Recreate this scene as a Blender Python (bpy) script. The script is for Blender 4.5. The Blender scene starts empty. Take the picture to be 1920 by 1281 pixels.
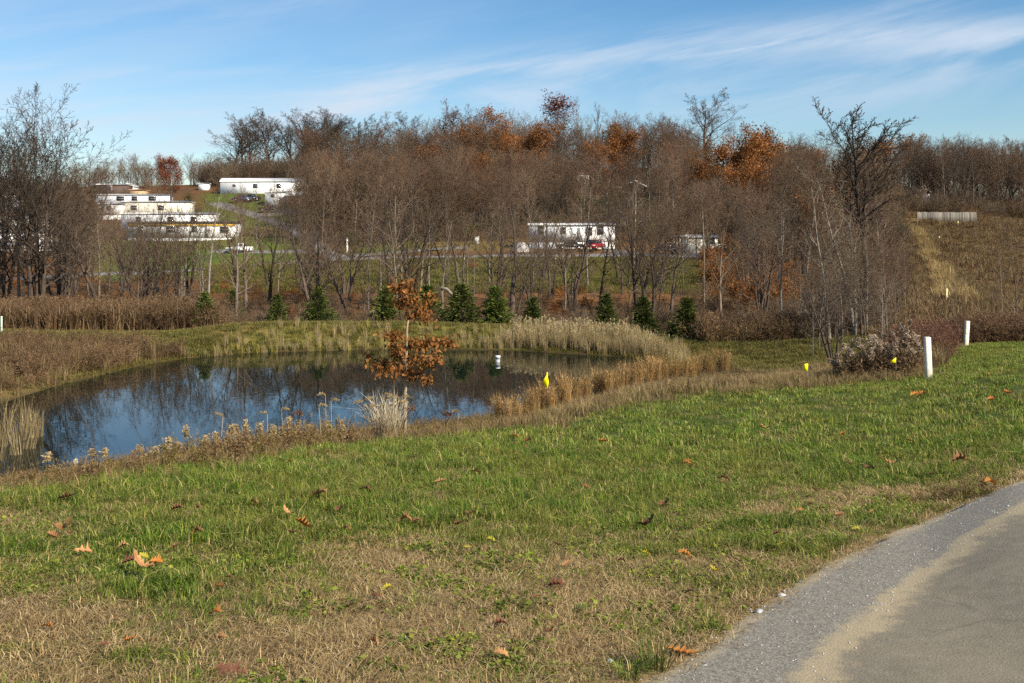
import bpy, math, random
import numpy as np

C = bpy.context.scene.collection
sc = bpy.context.scene

# ------------------------------------------------------------------ camera, sky, sun, exposure
F = 1844.0            # focal length in pixels of the 1920-wide photograph
U0, HY, EYE = 960.0, 440.0, 1.6     # principal column, eye-level row, eye height
cam_d = bpy.data.cameras.new('camera')
cam_d.sensor_width = 36.0
cam_d.lens = 36.0 * F / 1920.0
cam_d.shift_y = -(640.5 - HY) / 1920.0
cam_d.clip_start = 0.1
cam_d.clip_end = 3000
cam = bpy.data.objects.new('camera', cam_d)
C.objects.link(cam)
cam.location = (0, 0, EYE)
cam.rotation_euler = (math.pi / 2, 0, 0)
sc.camera = cam

SUN_AZ, SUN_EL = math.radians(132), math.radians(36)
w = bpy.data.worlds.new('World')
sc.world = w
w.use_nodes = True
nt = w.node_tree
N, L = nt.nodes, nt.links
bg = N['Background']
bg.inputs[1].default_value = 0.09
sky = N.new('ShaderNodeTexSky')
sky.sky_type = 'NISHITA'
sky.sun_disc = False
sky.sun_elevation = SUN_EL
sky.sun_rotation = SUN_AZ
sky.air_density = 1.0
sky.dust_density = 0.6
sky.ozone_density = 2.0


def wmath(op, a, b=None, c=None):
    m = N.new('ShaderNodeMath')
    m.operation = op
    for k, v in enumerate((a, b, c)):
        if v is None:
            continue
        if isinstance(v, (int, float)):
            m.inputs[k].default_value = v
        else:
            L.new(v, m.inputs[k])
    return m.outputs[0]


tcw = N.new('ShaderNodeTexCoord')
sep = N.new('ShaderNodeSeparateXYZ')
L.new(tcw.outputs['Generated'], sep.inputs[0])
DX, DY, DZ = sep.outputs
az = wmath('ARCTAN2', DX, DY)
hyp = wmath('SQRT', wmath('ADD', wmath('MULTIPLY', DX, DX), wmath('MULTIPLY', DY, DY)))
el = wmath('ARCTAN2', DZ, hyp)


def wnoise(sx, sy, tilt, scale, detail, seed, rough=0.6):
    cv = N.new('ShaderNodeCombineXYZ')
    L.new(wmath('MULTIPLY', az, sx), cv.inputs[0])
    L.new(wmath('MULTIPLY', wmath('SUBTRACT', el, wmath('MULTIPLY', az, tilt)), sy), cv.inputs[1])
    cv.inputs[2].default_value = seed
    n = N.new('ShaderNodeTexNoise')
    n.inputs['Scale'].default_value = scale
    n.inputs['Detail'].default_value = detail
    n.inputs['Roughness'].default_value = rough
    n.inputs['Distortion'].default_value = 0.6
    L.new(cv.outputs[0], n.inputs['Vector'])
    return n.outputs[0]


def wramp(v, lo, hi):
    m = N.new('ShaderNodeMapRange')
    m.interpolation_type = 'SMOOTHSTEP'
    m.inputs[1].default_value = lo
    m.inputs[2].default_value = hi
    L.new(v, m.inputs[0])
    return m.outputs[0]


def band(a0, e0, slope, curve, width):
    # a cirrus streak: elevation as a function of azimuth, soft across
    da = wmath('SUBTRACT', az, a0)
    line = wmath('ADD', wmath('MULTIPLY_ADD', da, slope, e0), wmath('MULTIPLY', wmath('MULTIPLY', da, da), curve))
    d = wmath('DIVIDE', wmath('SUBTRACT', el, line), width)
    return wmath('EXPONENT', wmath('MULTIPLY', wmath('MULTIPLY', d, d), -1.0))


streak_n = wnoise(2.2, 13.0, 0.16, 1.6, 8, 3.0)
veil_n = wnoise(1.2, 4.0, 0.30, 1.7, 6, 9.0)
fine_n = wnoise(5.0, 46.0, 0.2, 1.5, 8, 5.0, 0.7)
b1 = wmath('MULTIPLY', band(0.05, 0.176, 0.14, -0.33, 0.018), wramp(streak_n, 0.32, 0.62))
b2 = wmath('MULTIPLY', band(0.16, 0.142, 0.05, 0.0, 0.032), wramp(streak_n, 0.35, 0.75))
b3 = wmath('MULTIPLY', band(0.42, 0.219, 0.18, 0.0, 0.012), wramp(fine_n, 0.35, 0.7))
b4 = wmath('MULTIPLY', band(0.3, 0.186, 0.05, 0.0, 0.006), wramp(fine_n, 0.3, 0.65))
b5 = wmath('MULTIPLY', band(-0.38, 0.199, 0.22, 0.0, 0.02), wramp(fine_n, 0.3, 0.8))
b6 = wmath('MULTIPLY', band(0.40, 0.149, 0.06, 0.0, 0.028), wramp(streak_n, 0.3, 0.7))
veil = wmath('MULTIPLY', wramp(veil_n, 0.25, 0.75), wramp(wmath('MULTIPLY', az, -1.0), -0.25, 0.5))
tot = wmath('MULTIPLY', b1, 0.52)
for b, k in ((b2, 0.34), (b3, 0.22), (b4, 0.2), (b5, 0.14), (b6, 0.34), (veil, 0.40), (wramp(fine_n, 0.45, 0.9), 0.08)):
    tot = wmath('ADD', tot, wmath('MULTIPLY', b, k))
tot = wmath('MINIMUM', tot, 0.9)
tot = wmath('MULTIPLY', tot, wramp(el, 0.0, 0.06))
hs = N.new('ShaderNodeHueSaturation')
hs.inputs['Hue'].default_value = 0.499
hs.inputs['Saturation'].default_value = 1.34
hs.inputs['Value'].default_value = 1.0
L.new(sky.outputs[0], hs.inputs['Color'])
mixc = N.new('ShaderNodeMix')
mixc.data_type = 'RGBA'
L.new(tot, mixc.inputs[0])
L.new(hs.outputs[0], mixc.inputs[6])
mixc.inputs[7].default_value = (4.9, 5.6, 6.5, 1)
L.new(mixc.outputs[2], bg.inputs[0])

sun_d = bpy.data.lights.new('sun', 'SUN')
sun_d.energy = 5.0
sun_d.angle = math.radians(0.53)
sun_d.color = (1.0, 0.90, 0.74)
sun = bpy.data.objects.new('sun', sun_d)
C.objects.link(sun)
sun.rotation_euler = (math.pi / 2 - SUN_EL, 0, math.pi - SUN_AZ)

sc.view_settings.view_transform = 'Standard'
sc.view_settings.look = 'None'
sc.view_settings.gamma = 1
sc.view_settings.use_curve_mapping = False
sc.view_settings.exposure = 0.62
sc.render.engine = 'CYCLES'
sc.cycles.max_bounces = 6
sc.cycles.diffuse_bounces = 2
sc.cycles.glossy_bounces = 2
sc.cycles.transmission_bounces = 3
sc.cycles.transparent_max_bounces = 4
sc.cycles.use_adaptive_sampling = True
sc.cycles.adaptive_threshold = 0.02
sc.cycles.use_denoising = False

# ------------------------------------------------------------------ helpers
rng = np.random.default_rng(7)
R = random.Random(11)


def X(u, D):
    return (u - U0) / F * D


def Zp(D, y):
    return EYE + (HY - y) / F * D


# the notes below were taken on a plan with a level lawn; the real lawn falls towards the pond, which stretches the plan:
PLAN0 = [0, 9.5, 11, 12.5, 14, 15.5, 17, 18.1, 22, 25.1, 29.1, 38.2, 49, 57.6, 71.8, 78, 85, 92, 100, 115, 130, 140, 150, 165, 900]
PLAN1 = [0, 9.5, 11.8, 14.2, 17.2, 21, 24.6, 25.7, 29.2, 31.8, 34.6, 40.1, 45.2, 48.4, 52.7, 56.5, 63, 71, 81, 101, 123, 136, 148, 165, 900]


def dm(d):
    return np.interp(d, PLAN0, PLAN1)


def od(d):
    return np.interp(d, PLAN1, PLAN0)


def lawn_D(y):
    """distance of the lawn at a picture height"""
    return float(dm(1.6 * F / (y - 580.0)))


def tag(o, label=None, cat=None, group=None, kind=None):
    if label: o['label'] = label
    if cat: o['category'] = cat
    if group: o['group'] = group
    if kind: o['kind'] = kind
    return o


def empty(name, loc=(0, 0, 0), rz=0.0):
    o = bpy.data.objects.new(name, None)
    o.empty_display_size = 0.2
    C.objects.link(o)
    o.location = loc
    o.rotation_euler = (0, 0, rz)
    return o


def add(name, me, parent=None, loc=(0, 0, 0), rot=(0, 0, 0), scale=None):
    o = bpy.data.objects.new(name, me)
    C.objects.link(o)
    o.parent = parent
    o.location = loc
    o.rotation_euler = rot
    if scale is not None:
        o.scale = scale if hasattr(scale, '__len__') else (scale,) * 3
    return o


def mesh(name, V, faces, mats=(), smooth=False, tint=None, midx=None):
    """faces: list of arrays (M,3) / (M,4) or one array; tint: per-vertex float"""
    me = bpy.data.meshes.new(name)
    V = np.asarray(V, dtype=np.float32).reshape(-1, 3)
    if not isinstance(faces, (list, tuple)):
        faces = [faces]
    fs = [np.asarray(f, dtype=np.int32) for f in faces if len(f)]
    me.vertices.add(len(V))
    me.vertices.foreach_set('co', V.ravel())
    li = np.concatenate([f.ravel() for f in fs])
    lt = np.concatenate([np.full(len(f), f.shape[1], np.int32) for f in fs])
    me.loops.add(len(li))
    me.loops.foreach_set('vertex_index', li)
    me.polygons.add(len(lt))
    me.polygons.foreach_set('loop_start', np.concatenate([[0], np.cumsum(lt)[:-1]]).astype(np.int32))
    try:
        me.polygons.foreach_set('loop_total', lt)
    except Exception:
        pass
    if midx is not None:
        me.polygons.foreach_set('material_index', np.asarray(midx, dtype=np.int32))
    if smooth:
        me.polygons.foreach_set('use_smooth', np.ones(len(lt), bool))
    if tint is not None:
        a = me.attributes.new('tint', 'FLOAT', 'POINT')
        a.data.foreach_set('value', np.asarray(tint, np.float32))
    for m in (mats if isinstance(mats, (list, tuple)) else [mats]):
        me.materials.append(m)
    me.update()
    me.validate()
    return me


class MB:
    """collects simple solids into one mesh"""
    def __init__(s):
        s.V = []; s.T = []; s.Q = []; s.n = 0

    def _add(s, V, T=(), Q=()):
        V = np.asarray(V, float)
        if len(T): s.T.append(np.asarray(T) + s.n)
        if len(Q): s.Q.append(np.asarray(Q) + s.n)
        s.V.append(V); s.n += len(V)

    def box(s, x0, x1, y0, y1, z0, z1):
        V = [(x, y, z) for z in (z0, z1) for y in (y0, y1) for x in (x0, x1)]
        s._add(V, Q=[(0, 2, 3, 1), (4, 5, 7, 6), (0, 1, 5, 4), (2, 6, 7, 3), (0, 4, 6, 2), (1, 3, 7, 5)])
        return s

    def prism(s, poly, y0, y1):
        """poly in xz, extruded along y"""
        n = len(poly)
        V = [(x, y0, z) for x, z in poly] + [(x, y1, z) for x, z in poly]
        Q = [(i, (i + 1) % n, (i + 1) % n + n, i + n) for i in range(n)]
        T = [(0, i + 1, i) for i in range(1, n - 1)] + [(n, n + i, n + i + 1) for i in range(1, n - 1)]
        s._add(V, T, Q)
        return s

    def tube(s, P, Rr, sides=6, cap=True):
        V, Q, T = tube_geo(np.asarray(P, float), np.asarray(Rr, float), sides, cap)
        s._add(V, T, Q)
        return s

    def build(s, name, m, parent=None, smooth=False, loc=(0, 0, 0), rot=(0, 0, 0)):
        fs = []
        if s.Q: fs.append(np.concatenate(s.Q))
        if s.T: fs.append(np.concatenate(s.T))
        return add(name, mesh(name, np.concatenate(s.V), fs, m, smooth), parent, loc, rot)


def tube_geo(P, Rr, sides, cap=True):
    n = len(P)
    d = np.gradient(P, axis=0) if n > 2 else np.repeat((P[1:] - P[:1]), 2, 0)
    d /= np.linalg.norm(d, axis=1, keepdims=True) + 1e-9
    ref = np.where(np.abs(d[:, 2:3]) > 0.9, np.array([[1.0, 0, 0]]), np.array([[0, 0, 1.0]]))
    if abs(d[:, 2]).mean() > 0.6:
        ref = np.repeat([[1.0, 0.1, 0]], n, 0)
    a = np.cross(d, ref); a /= np.linalg.norm(a, axis=1, keepdims=True) + 1e-9
    b = np.cross(d, a)
    th = np.arange(sides) / sides * 2 * np.pi
    V = P[:, None] + Rr[:, None, None] * (a[:, None] * np.cos(th)[None, :, None] + b[:, None] * np.sin(th)[None, :, None])
    V = V.reshape(-1, 3)
    i = np.arange(n - 1)[:, None] * sides; k = np.arange(sides)[None]
    k2 = (k + 1) % sides
    Q = np.stack([i + k, i + sides + k, i + sides + k2, i + k2], -1).reshape(-1, 4)
    T = np.zeros((0, 3), int)
    if cap:
        V = np.concatenate([V, P[-1:], P[:1]])
        e = (n - 1) * sides
        T = np.array([(e + j, len(V) - 2, e + (j + 1) % sides) for j in range(sides)] + [((j + 1) % sides, len(V) - 1, j) for j in range(sides)])
    return V, Q, T


def seg_prisms(A, B, ra, rb, sides=3):
    """many separate tapering segments at once"""
    A, B = np.asarray(A, float), np.asarray(B, float)
    ra, rb = np.asarray(ra, float), np.asarray(rb, float)
    d = B - A
    d /= np.linalg.norm(d, axis=1, keepdims=True) + 1e-9
    ref = np.where(np.abs(d[:, 2:3]) > 0.8, np.array([[1.0, 0, 0]]), np.array([[0, 0, 1.0]]))
    a = np.cross(d, ref); a /= np.linalg.norm(a, axis=1, keepdims=True) + 1e-9
    b = np.cross(d, a)
    th = np.arange(sides) / sides * 2 * np.pi + 0.5
    off = a[:, None] * np.cos(th)[None, :, None] + b[:, None] * np.sin(th)[None, :, None]
    V = np.concatenate([A[:, None] + off * ra[:, None, None], B[:, None] + off * rb[:, None, None]], 1)
    n = len(A)
    base = np.arange(n)[:, None] * 2 * sides; k = np.arange(sides)[None]; k2 = (k + 1) % sides
    Q = np.stack([base + k, base + k2, base + sides + k2, base + sides + k], -1).reshape(-1, 4)
    return V.reshape(-1, 3), Q


# ---- noise in numpy
def _hash(ix, iy, seed):
    h = (ix.astype(np.int64) * 374761393 + iy.astype(np.int64) * 668265263 + seed * 974634777) & 0x7fffffff
    h = ((h ^ (h >> 13)) * 1274126177) & 0x7fffffff
    return ((h ^ (h >> 16)) & 0xffff) / 65535.0


def vnoise(x, y, seed=0):
    ix, iy = np.floor(x), np.floor(y)
    fx, fy = x - ix, y - iy
    fx = fx * fx * (3 - 2 * fx); fy = fy * fy * (3 - 2 * fy)
    ix = ix.astype(np.int64); iy = iy.astype(np.int64)
    a = _hash(ix, iy, seed); b = _hash(ix + 1, iy, seed); c = _hash(ix, iy + 1, seed); d = _hash(ix + 1, iy + 1, seed)
    return (a * (1 - fx) + b * fx) * (1 - fy) + (c * (1 - fx) + d * fx) * fy


def fbm(x, y, sc_, oct_=4, seed=0):
    x = np.asarray(x, float) / sc_; y = np.asarray(y, float) / sc_
    s = 0; a = 0.5; t = 0
    for k in range(oct_):
        s = s + a * vnoise(x, y, seed + k * 17); t += a
        x = x * 2.03 + 5.1; y = y * 2.03 + 1.7; a *= 0.5
    return s / t


def sstep(x, lo, hi):
    t = np.clip((np.asarray(x, float) - lo) / (hi - lo), 0, 1)
    return t * t * (3 - 2 * t)


def poly_sd(px, py, poly, closed=True):
    """signed distance, positive inside (closed) / left side distance unsigned (open)"""
    px = np.asarray(px, float); py = np.asarray(py, float)
    P = np.asarray(poly, float)
    Q = np.roll(P, -1, 0) if closed else P[1:]
    P0 = P if closed else P[:-1]
    best = np.full(px.shape, 1e18); inside = np.zeros(px.shape, bool); side = np.zeros(px.shape)
    for (ax, ay), (bx, by) in zip(P0, Q):
        ex, ey = bx - ax, by - ay
        t = np.clip(((px - ax) * ex + (py - ay) * ey) / (ex * ex + ey * ey + 1e-12), 0, 1)
        d2 = (px - ax - t * ex) ** 2 + (py - ay - t * ey) ** 2
        cr = ex * (py - ay) - ey * (px - ax)
        m = d2 < best
        side = np.where(m, np.sign(cr), side)
        best = np.minimum(best, d2)
        if closed:
            c = ((ay > py) != (by > py)) & (px < (bx - ax) * (py - ay) / (by - ay + 1e-12) + ax)
            inside ^= c
    d = np.sqrt(best)
    return np.where(inside, d, -d) if closed else d * side


# ------------------------------------------------------------------ lie of the land
def col(*a):
    out = []
    for D, v in a:
        yp = v if v > 100 else 580.0 + (1.6 - v) / max(D, 1.0) * F     # values over 100 are picture heights
        Dn = float(dm(D))
        out.append((Dn, Zp(Dn, yp)))
    return out


WATER = -4.6
COLS = {
    -300: col((7, 0), (9, -.15), (15, -1.25), (20, -1.5), (28, -1.5), (33, -1.3), (40, -.95), (60, -.7), (80, 618), (88, -.2), (95, .6), (110, 3), (125, 520), (150, 472), (200, 410), (260, 352), (300, 39), (420, 42), (700, 42)),
    0: col((8, 0), (9.5, -.15), (16, -1.3), (18, -1.5), (30, -1.5), (33, -1.2), (38, -.85), (60, -.6), (80, 620), (88, -.2), (95, .6), (110, 3), (125, 520), (150, 472), (200, 410), (260, 352), (300, 38), (420, 41), (700, 41)),
    300: col((9.6, 0), (11, -.15), (14, -.7), (20, -1.45), (24, -1.6), (57, -1.6), (60, -1.25), (63, -1.0), (72, -.75), (78, 625), (84, -.4), (92, .3), (108, 3.2), (125, 508), (132, 6.9), (160, 11.6), (165, 452), (170, 13.3), (185, 425), (200, 405), (215, 382), (235, 361), (262, 348), (300, 37), (420, 40), (700, 40)),
    450: col((10.2, 0), (12, -.2), (16, -.85), (21, -1.4), (25, -1.6), (64, -1.6), (67, -1.3), (74, 607), (77, .55), (84, -.6), (90, 0), (105, 3), (126, 503), (140, 9), (152, 474), (165, 447), (190, 410), (205, 388), (222, 365), (228, 361), (262, 342), (300, 39), (420, 42), (700, 42)),
    600: col((10.9, 0), (13, -.25), (17, -.8), (23, -1.4), (27, -1.6), (68, -1.6), (71, -1.35), (76, 603), (79, .65), (87, -.6), (92, .1), (107, 3.4), (128, 497), (140, 483), (146, 9.6), (165, 440), (190, 405), (205, 390), (225, 365), (262, 336), (300, 41), (420, 45), (700, 45)),
    780: col((12, 0), (15, -.43), (19, -.85), (25, -1.4), (29, -1.6), (70, -1.6), (73.5, -1.3), (78, 606), (81, .5), (88, -.6), (94, .6), (110, 3.9), (128, 492), (133, 485), (145, 468), (165, 440), (195, 402), (230, 362), (265, 334), (300, 42), (420, 45), (700, 45)),
    960: col((13, 0), (15, -.2), (20, -.75), (28, -1.35), (32, -1.6), (70, -1.6), (73, -1.3), (79, 611), (82, .2), (89, -.8), (95, .8), (110, 4), (128, 490), (133, 484), (140, 470), (165, 435), (210, 376), (230, 354), (262, 330), (300, 42.5), (420, 45), (700, 45)),
    1100: col((15, 0), (18, -.2), (25, -.8), (35, -1.35), (38, -1.6), (62, -1.6), (66, -1.3), (74, 622), (78, -.1), (86, -.9), (94, .6), (110, 4), (128, 490), (133, 483), (140, 470), (165, 432), (210, 366), (230, 350), (262, 330), (300, 42), (420, 45), (700, 45)),
    1240: col((18, 0), (22, -.2), (30, -.8), (42, -1.35), (46, -1.6), (55, -1.6), (58, -1.35), (67, 634), (71, -.4), (82, -1), (92, .5), (110, 3.8), (128, 492), (133, 484), (142, 474), (165, 435), (210, 372), (240, 342), (268, 332), (300, 42), (420, 45), (700, 45)),
    1400: col((19, 0), (24, -.2), (32, -.8), (42, -1.25), (50, -1.25), (65, 640), (69, -.5), (80, -1), (92, .6), (112, 3.5), (133, 492), (150, 470), (180, 425), (230, 370), (268, 335), (300, 41), (420, 44), (700, 44)),
    1500: col((20, 0), (25, -.2), (33, -.7), (42, -1.1), (48, -1.15), (62, 641), (66, -.5), (78, -.9), (90, 590), (110, 560), (140, 490), (180, 430), (230, 380), (270, 338), (300, 40), (420, 43), (700, 43)),
    1600: col((21, 0), (25, -.1), (30, -.2), (40, -.3), (50, -.3), (62, -.2), (75, -.3), (90, 1), (110, 3), (145, 500), (180, 440), (207, 408), (235, 388), (270, 360), (300, 36), (420, 40), (700, 40)),
    1740: col((22, 0), (45, 0), (50, 0), (60, .1), (80, .7), (110, 550), (150, 485), (207, 415), (240, 395), (280, 380), (300, 32.5), (420, 36), (700, 36)),
    1920: col((45, 0), (50, .05), (80, 612), (120, 550), (160, 475), (207, 420), (240, 405), (280, 395), (300, 30), (420, 33), (700, 33)),
    2300: col((45, 0), (50, .05), (80, 612), (120, 550), (160, 475), (207, 420), (240, 405), (280, 395), (300, 30), (420, 33), (700, 33)),
}
TD = np.arange(0, 701, 0.5)
TU = np.arange(-300, 2301, 20.0)
_us = sorted(COLS)
_tab = np.stack([np.interp(TD, [0] + [d for d, _ in COLS[u]], [0.0] + [z for _, z in COLS[u]]) for u in _us])
TAB = np.stack([np.interp(TU, _us, _tab[:, j]) for j in range(len(TD))], 1)     # (U, D)


def _blur(a, k, axis):
    ker = np.hanning(k + 2)[1:-1]; ker /= ker.sum()
    pad = [(0, 0), (0, 0)]; pad[axis] = (k // 2, k // 2)
    ap = np.pad(a, pad, mode='edge')
    return np.apply_along_axis(lambda v: np.convolve(v, ker, 'valid'), axis, ap)


TAB = _blur(TAB, 5, 0)
_near = _blur(TAB, 5, 1)
_far = _blur(TAB, 13, 1)
_wf = sstep(TD, 20, 50)[None]
TAB = _near * (1 - _wf) + _far * _wf


def _pp(u, y):
    D = (EYE - WATER) * F / (y - HY)
    return (X(u, D), D)


POND = [_pp(u, y) for u, y in ((-150, 905), (-60, 900), (100, 885), (250, 860), (450, 832), (600, 812), (757, 800), (900, 785), (960, 770), (1060, 745), (1150, 725), (1240, 703), (1285, 693), (1270, 683), (1240, 676), (1100, 665), (960, 657), (750, 656), (600, 658), (470, 662), (400, 668), (330, 675), (240, 692), (120, 722), (0, 758), (-100, 790), (-190, 840))]


def H(x, y, micro=True):
    x = np.asarray(x, float); y = np.asarray(y, float)
    D = np.clip(y, 0, 699)
    u = np.clip(U0 + x / np.maximum(D, 6.0) * F, -300, 2299)
    fi = (u + 300) / 20.0; i = np.floor(fi).astype(int); i = np.clip(i, 0, len(TU) - 2); fi = np.clip(fi - i, 0, 1)
    fj = D * 2; j = np.clip(np.floor(fj).astype(int), 0, len(TD) - 2); fj = fj - j
    z = (TAB[i, j] * (1 - fi) + TAB[i + 1, j] * fi) * (1 - fj) + (TAB[i, j + 1] * (1 - fi) + TAB[i + 1, j + 1] * fi) * fj
    if micro:
        far = sstep(D, 60, 160)
        z = z + far * (fbm(x, y, 14, 3, 5) - 0.5) * 1.0
        mid = sstep(D, 9, 14)
        z = z + mid * (1 - far) * (fbm(x, y, 2.4, 3, 8) - 0.5) * 0.12
        z = z + sstep(road_sd(x, y), 0.5, 2.5) * (1 - mid) * (fbm(x, y, 0.9, 3, 3) - 0.5) * 0.05
    sd = poly_sd(x, y, POND)
    sd = sd + (fbm(x, y, 3.0, 3, 21) - 0.5) * 0.9
    out = np.clip(-sd, 0, None)
    wv = sstep(out, 0, 3.5)
    zo = (WATER + 0.02 + 0.16 * out) * (1 - wv) + np.maximum(z, WATER + 0.12) * wv
    zi = WATER - 0.03 - 0.22 * np.clip(sd, 0, 5)
    return np.where(sd > 0, zi, np.where(out < 3.5, zo, z))


def Hs(x, y):
    return float(H(np.array([x]), np.array([y]))[0])


# near road: outer (grass) edge and the sand line along the pavement
EDGE = [(-3.4, -2.5), (-1.8, 0), (-.9, 1.5), (-.25, 2.8), (.12, 3.6), (.46, 4.34), (.93, 4.92), (1.38, 5.67), (2.22, 6.78), (3.05, 7.76), (3.94, 8.55), (4.72, 9.16), (6.4, 10.3), (8.7, 11.6), (12.5, 13.3), (17.5, 14.9), (24, 16.4), (42, 18)]
SAND = [(-2.4, -2.6), (-1.2, .1), (-.3, 1.6), (.3, 2.7), (.72, 3.5), (1.16, 4.25), (1.43, 4.72), (1.86, 5.36), (2.49, 6.2), (3.2, 7.02), (4.2, 8.08), (5.2, 8.9), (7.0, 10.1), (9.2, 11.2), (12.9, 12.6), (17.6, 13.9), (24, 15.2), (42, 16.7)]


def resample(P, n, smooth=3):
    P = np.asarray(P, float)
    for _ in range(smooth):
        Q = 0.75 * P[:-1] + 0.25 * P[1:]; S = 0.25 * P[:-1] + 0.75 * P[1:]
        P = np.concatenate([P[:1], np.stack([Q, S], 1).reshape(-1, P.shape[1]), P[-1:]])
    s = np.concatenate([[0], np.cumsum(np.linalg.norm(np.diff(P, axis=0), axis=1))])
    t = np.linspace(0, s[-1], n)
    return np.stack([np.interp(t, s, P[:, k]) for k in range(P.shape[1])], 1)


_EDGE_R = resample(EDGE, 60)


def road_sd(x, y):
    """positive on the lawn side of the road's outer edge"""
    return poly_sd(x, y, _EDGE_R, closed=False)


LAWN_U = [-300, 0, 300, 450, 600, 760, 900, 1050, 1150, 1300, 1450, 1600, 1740, 1780, 1820, 1920, 2300]
LAWN_D = [7.8, 8.1, 9.7, 10.2, 10.9, 12.0, 12.9, 14, 15.5, 17.6, 19, 20.8, 22.5, 27, 43, 47, 47]


def U_of(x, y):
    return U0 + np.asarray(x, float) / np.maximum(np.asarray(y, float), 3.0) * F


def lawn_edge(x, y):
    """positive inside the mown lawn, metres to its far edge"""
    return np.interp(U_of(x, y), LAWN_U, dm(LAWN_D)) - y + (fbm(x, y, 1.6, 3, 31) - 0.5) * 1.4


DRY = [(-.3, 5.9, 1.1, .75, 1), (-1.0, 5.0, 1.6, .55, 1), (-2.1, 4.6, 1.2, .4, .6), (.35, 5.2, .8, .6, .9), (0, 4.4, 1.1, .45, 1.1), (-.9, 4.3, 1.4, .4, .8), (2.6, 8.8, 1.1, .4, .9), (1.0, 7.6, .9, .3, .6), (3.9, 9.6, 1.2, .35, .8), (-.5, 7.0, .9, .28, .7), (-.2, 6.7, 1.5, .3, .6), (1.6, 6.9, .6, .25, .6), (-3.0, 5.0, .8, .35, .8), (2.2, 7.7, .8, .25, .6), (2.0, 8.4, .5, .3, .6), (.55, 6.4, .4, .3, .5), (3.6, 9.3, .8, .3, .8)]


def dryness(x, y):
    v = np.zeros(np.shape(x))
    nx = x + (fbm(x, y, .5, 3, 41) - .5) * .7; ny = y + (fbm(x, y, .5, 3, 47) - .5) * .6
    for cx, cy, rx, ry, a in DRY:
        v = v + a * np.exp(-(((nx - cx) / rx) ** 2 + ((ny - cy) / ry) ** 2))
    v = v + 0.55 * np.exp(-np.clip(road_sd(x, y), 0, None) / .22)
    v = v + 0.45 * sstep(fbm(x, y, .7, 4, 51), .56, .78)
    v = np.clip(v, 0, 1)
    return v * (.55 + .45 * sstep(fbm(x, y, .38, 4, 57), .34, .54))


def soilness(x, y):
    v = sstep(dryness(x, y), .8, 1.0) * sstep(fbm(x, y, .55, 3, 71), .48, .66)
    for cx, cy, rx, ry in ((.15, 4.38, .5, .16), (-.45, 4.55, .3, .1), (.45, 4.62, .2, .1), (-.1, 5.35, .35, .1), (-.6, 5.0, .3, .09)):
        v = np.maximum(v, np.exp(-((x - cx) / rx) ** 2 - ((y - cy) / ry) ** 2) * (.4 + .9 * fbm(x, y, .16, 3, 73)))
    return np.clip(v, 0, 1)


# ------------------------------------------------------------------ materials
def nmat(name):
    m = bpy.data.materials.new(name)
    m.use_nodes = True
    t = m.node_tree
    return m, t, t.nodes, t.links, t.nodes['Principled BSDF']


def ramp_node(nodes, stops):
    r = nodes.new('ShaderNodeValToRGB')
    e = r.color_ramp.elements
    while len(e) < len(stops):
        e.new(0.5)
    for k, (p, c) in enumerate(stops):
        e[k].position = p
        e[k].color = (*c, 1)
    return r


def mixrgb(nodes, links, fac, a, b, blend='MIX'):
    m = nodes.new('ShaderNodeMix')
    m.data_type = 'RGBA'
    m.blend_type = blend
    for sock, v in ((m.inputs[0], fac), (m.inputs[6], a), (m.inputs[7], b)):
        if isinstance(v, (int, float)):
            sock.default_value = v
        elif isinstance(v, tuple):
            sock.default_value = (*v, 1) if len(v) == 3 else v
        else:
            links.new(v, sock)
    return m.outputs[2]


def noise_node(nodes, links, scale, detail=4, vec=None, rough=0.6, dist=0.0):
    n = nodes.new('ShaderNodeTexNoise')
    n.inputs['Scale'].default_value = scale
    n.inputs['Detail'].default_value = detail
    n.inputs['Roughness'].default_value = rough
    n.inputs['Distortion'].default_value = dist
    if vec is not None:
        links.new(vec, n.inputs['Vector'])
    return n.outputs[0]


def m_simple(name, c, rough=0.6, var=0.15, scale=6.0, metallic=0.0, bump=0.0, spec=0.3):
    m, t, n, l, p = nmat(name)
    tc = n.new('ShaderNodeTexCoord')
    nz = noise_node(n, l, scale, 5, tc.outputs['Object'])
    lo = tuple(v * (1 - var) for v in c); hi = tuple(min(1, v * (1 + var)) for v in c)
    r = ramp_node(n, [(0.3, lo), (0.7, hi)])
    l.new(nz, r.inputs[0])
    l.new(r.outputs[0], p.inputs['Base Color'])
    p.inputs['Roughness'].default_value = rough
    p.inputs['Metallic'].default_value = metallic
    p.inputs['Specular IOR Level'].default_value = spec
    if bump:
        b = n.new('ShaderNodeBump')
        b.inputs['Strength'].default_value = bump
        b.inputs['Distance'].default_value = 0.02
        l.new(nz, b.inputs['Height'])
        l.new(b.outputs[0], p.inputs['Normal'])
    return m


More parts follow.
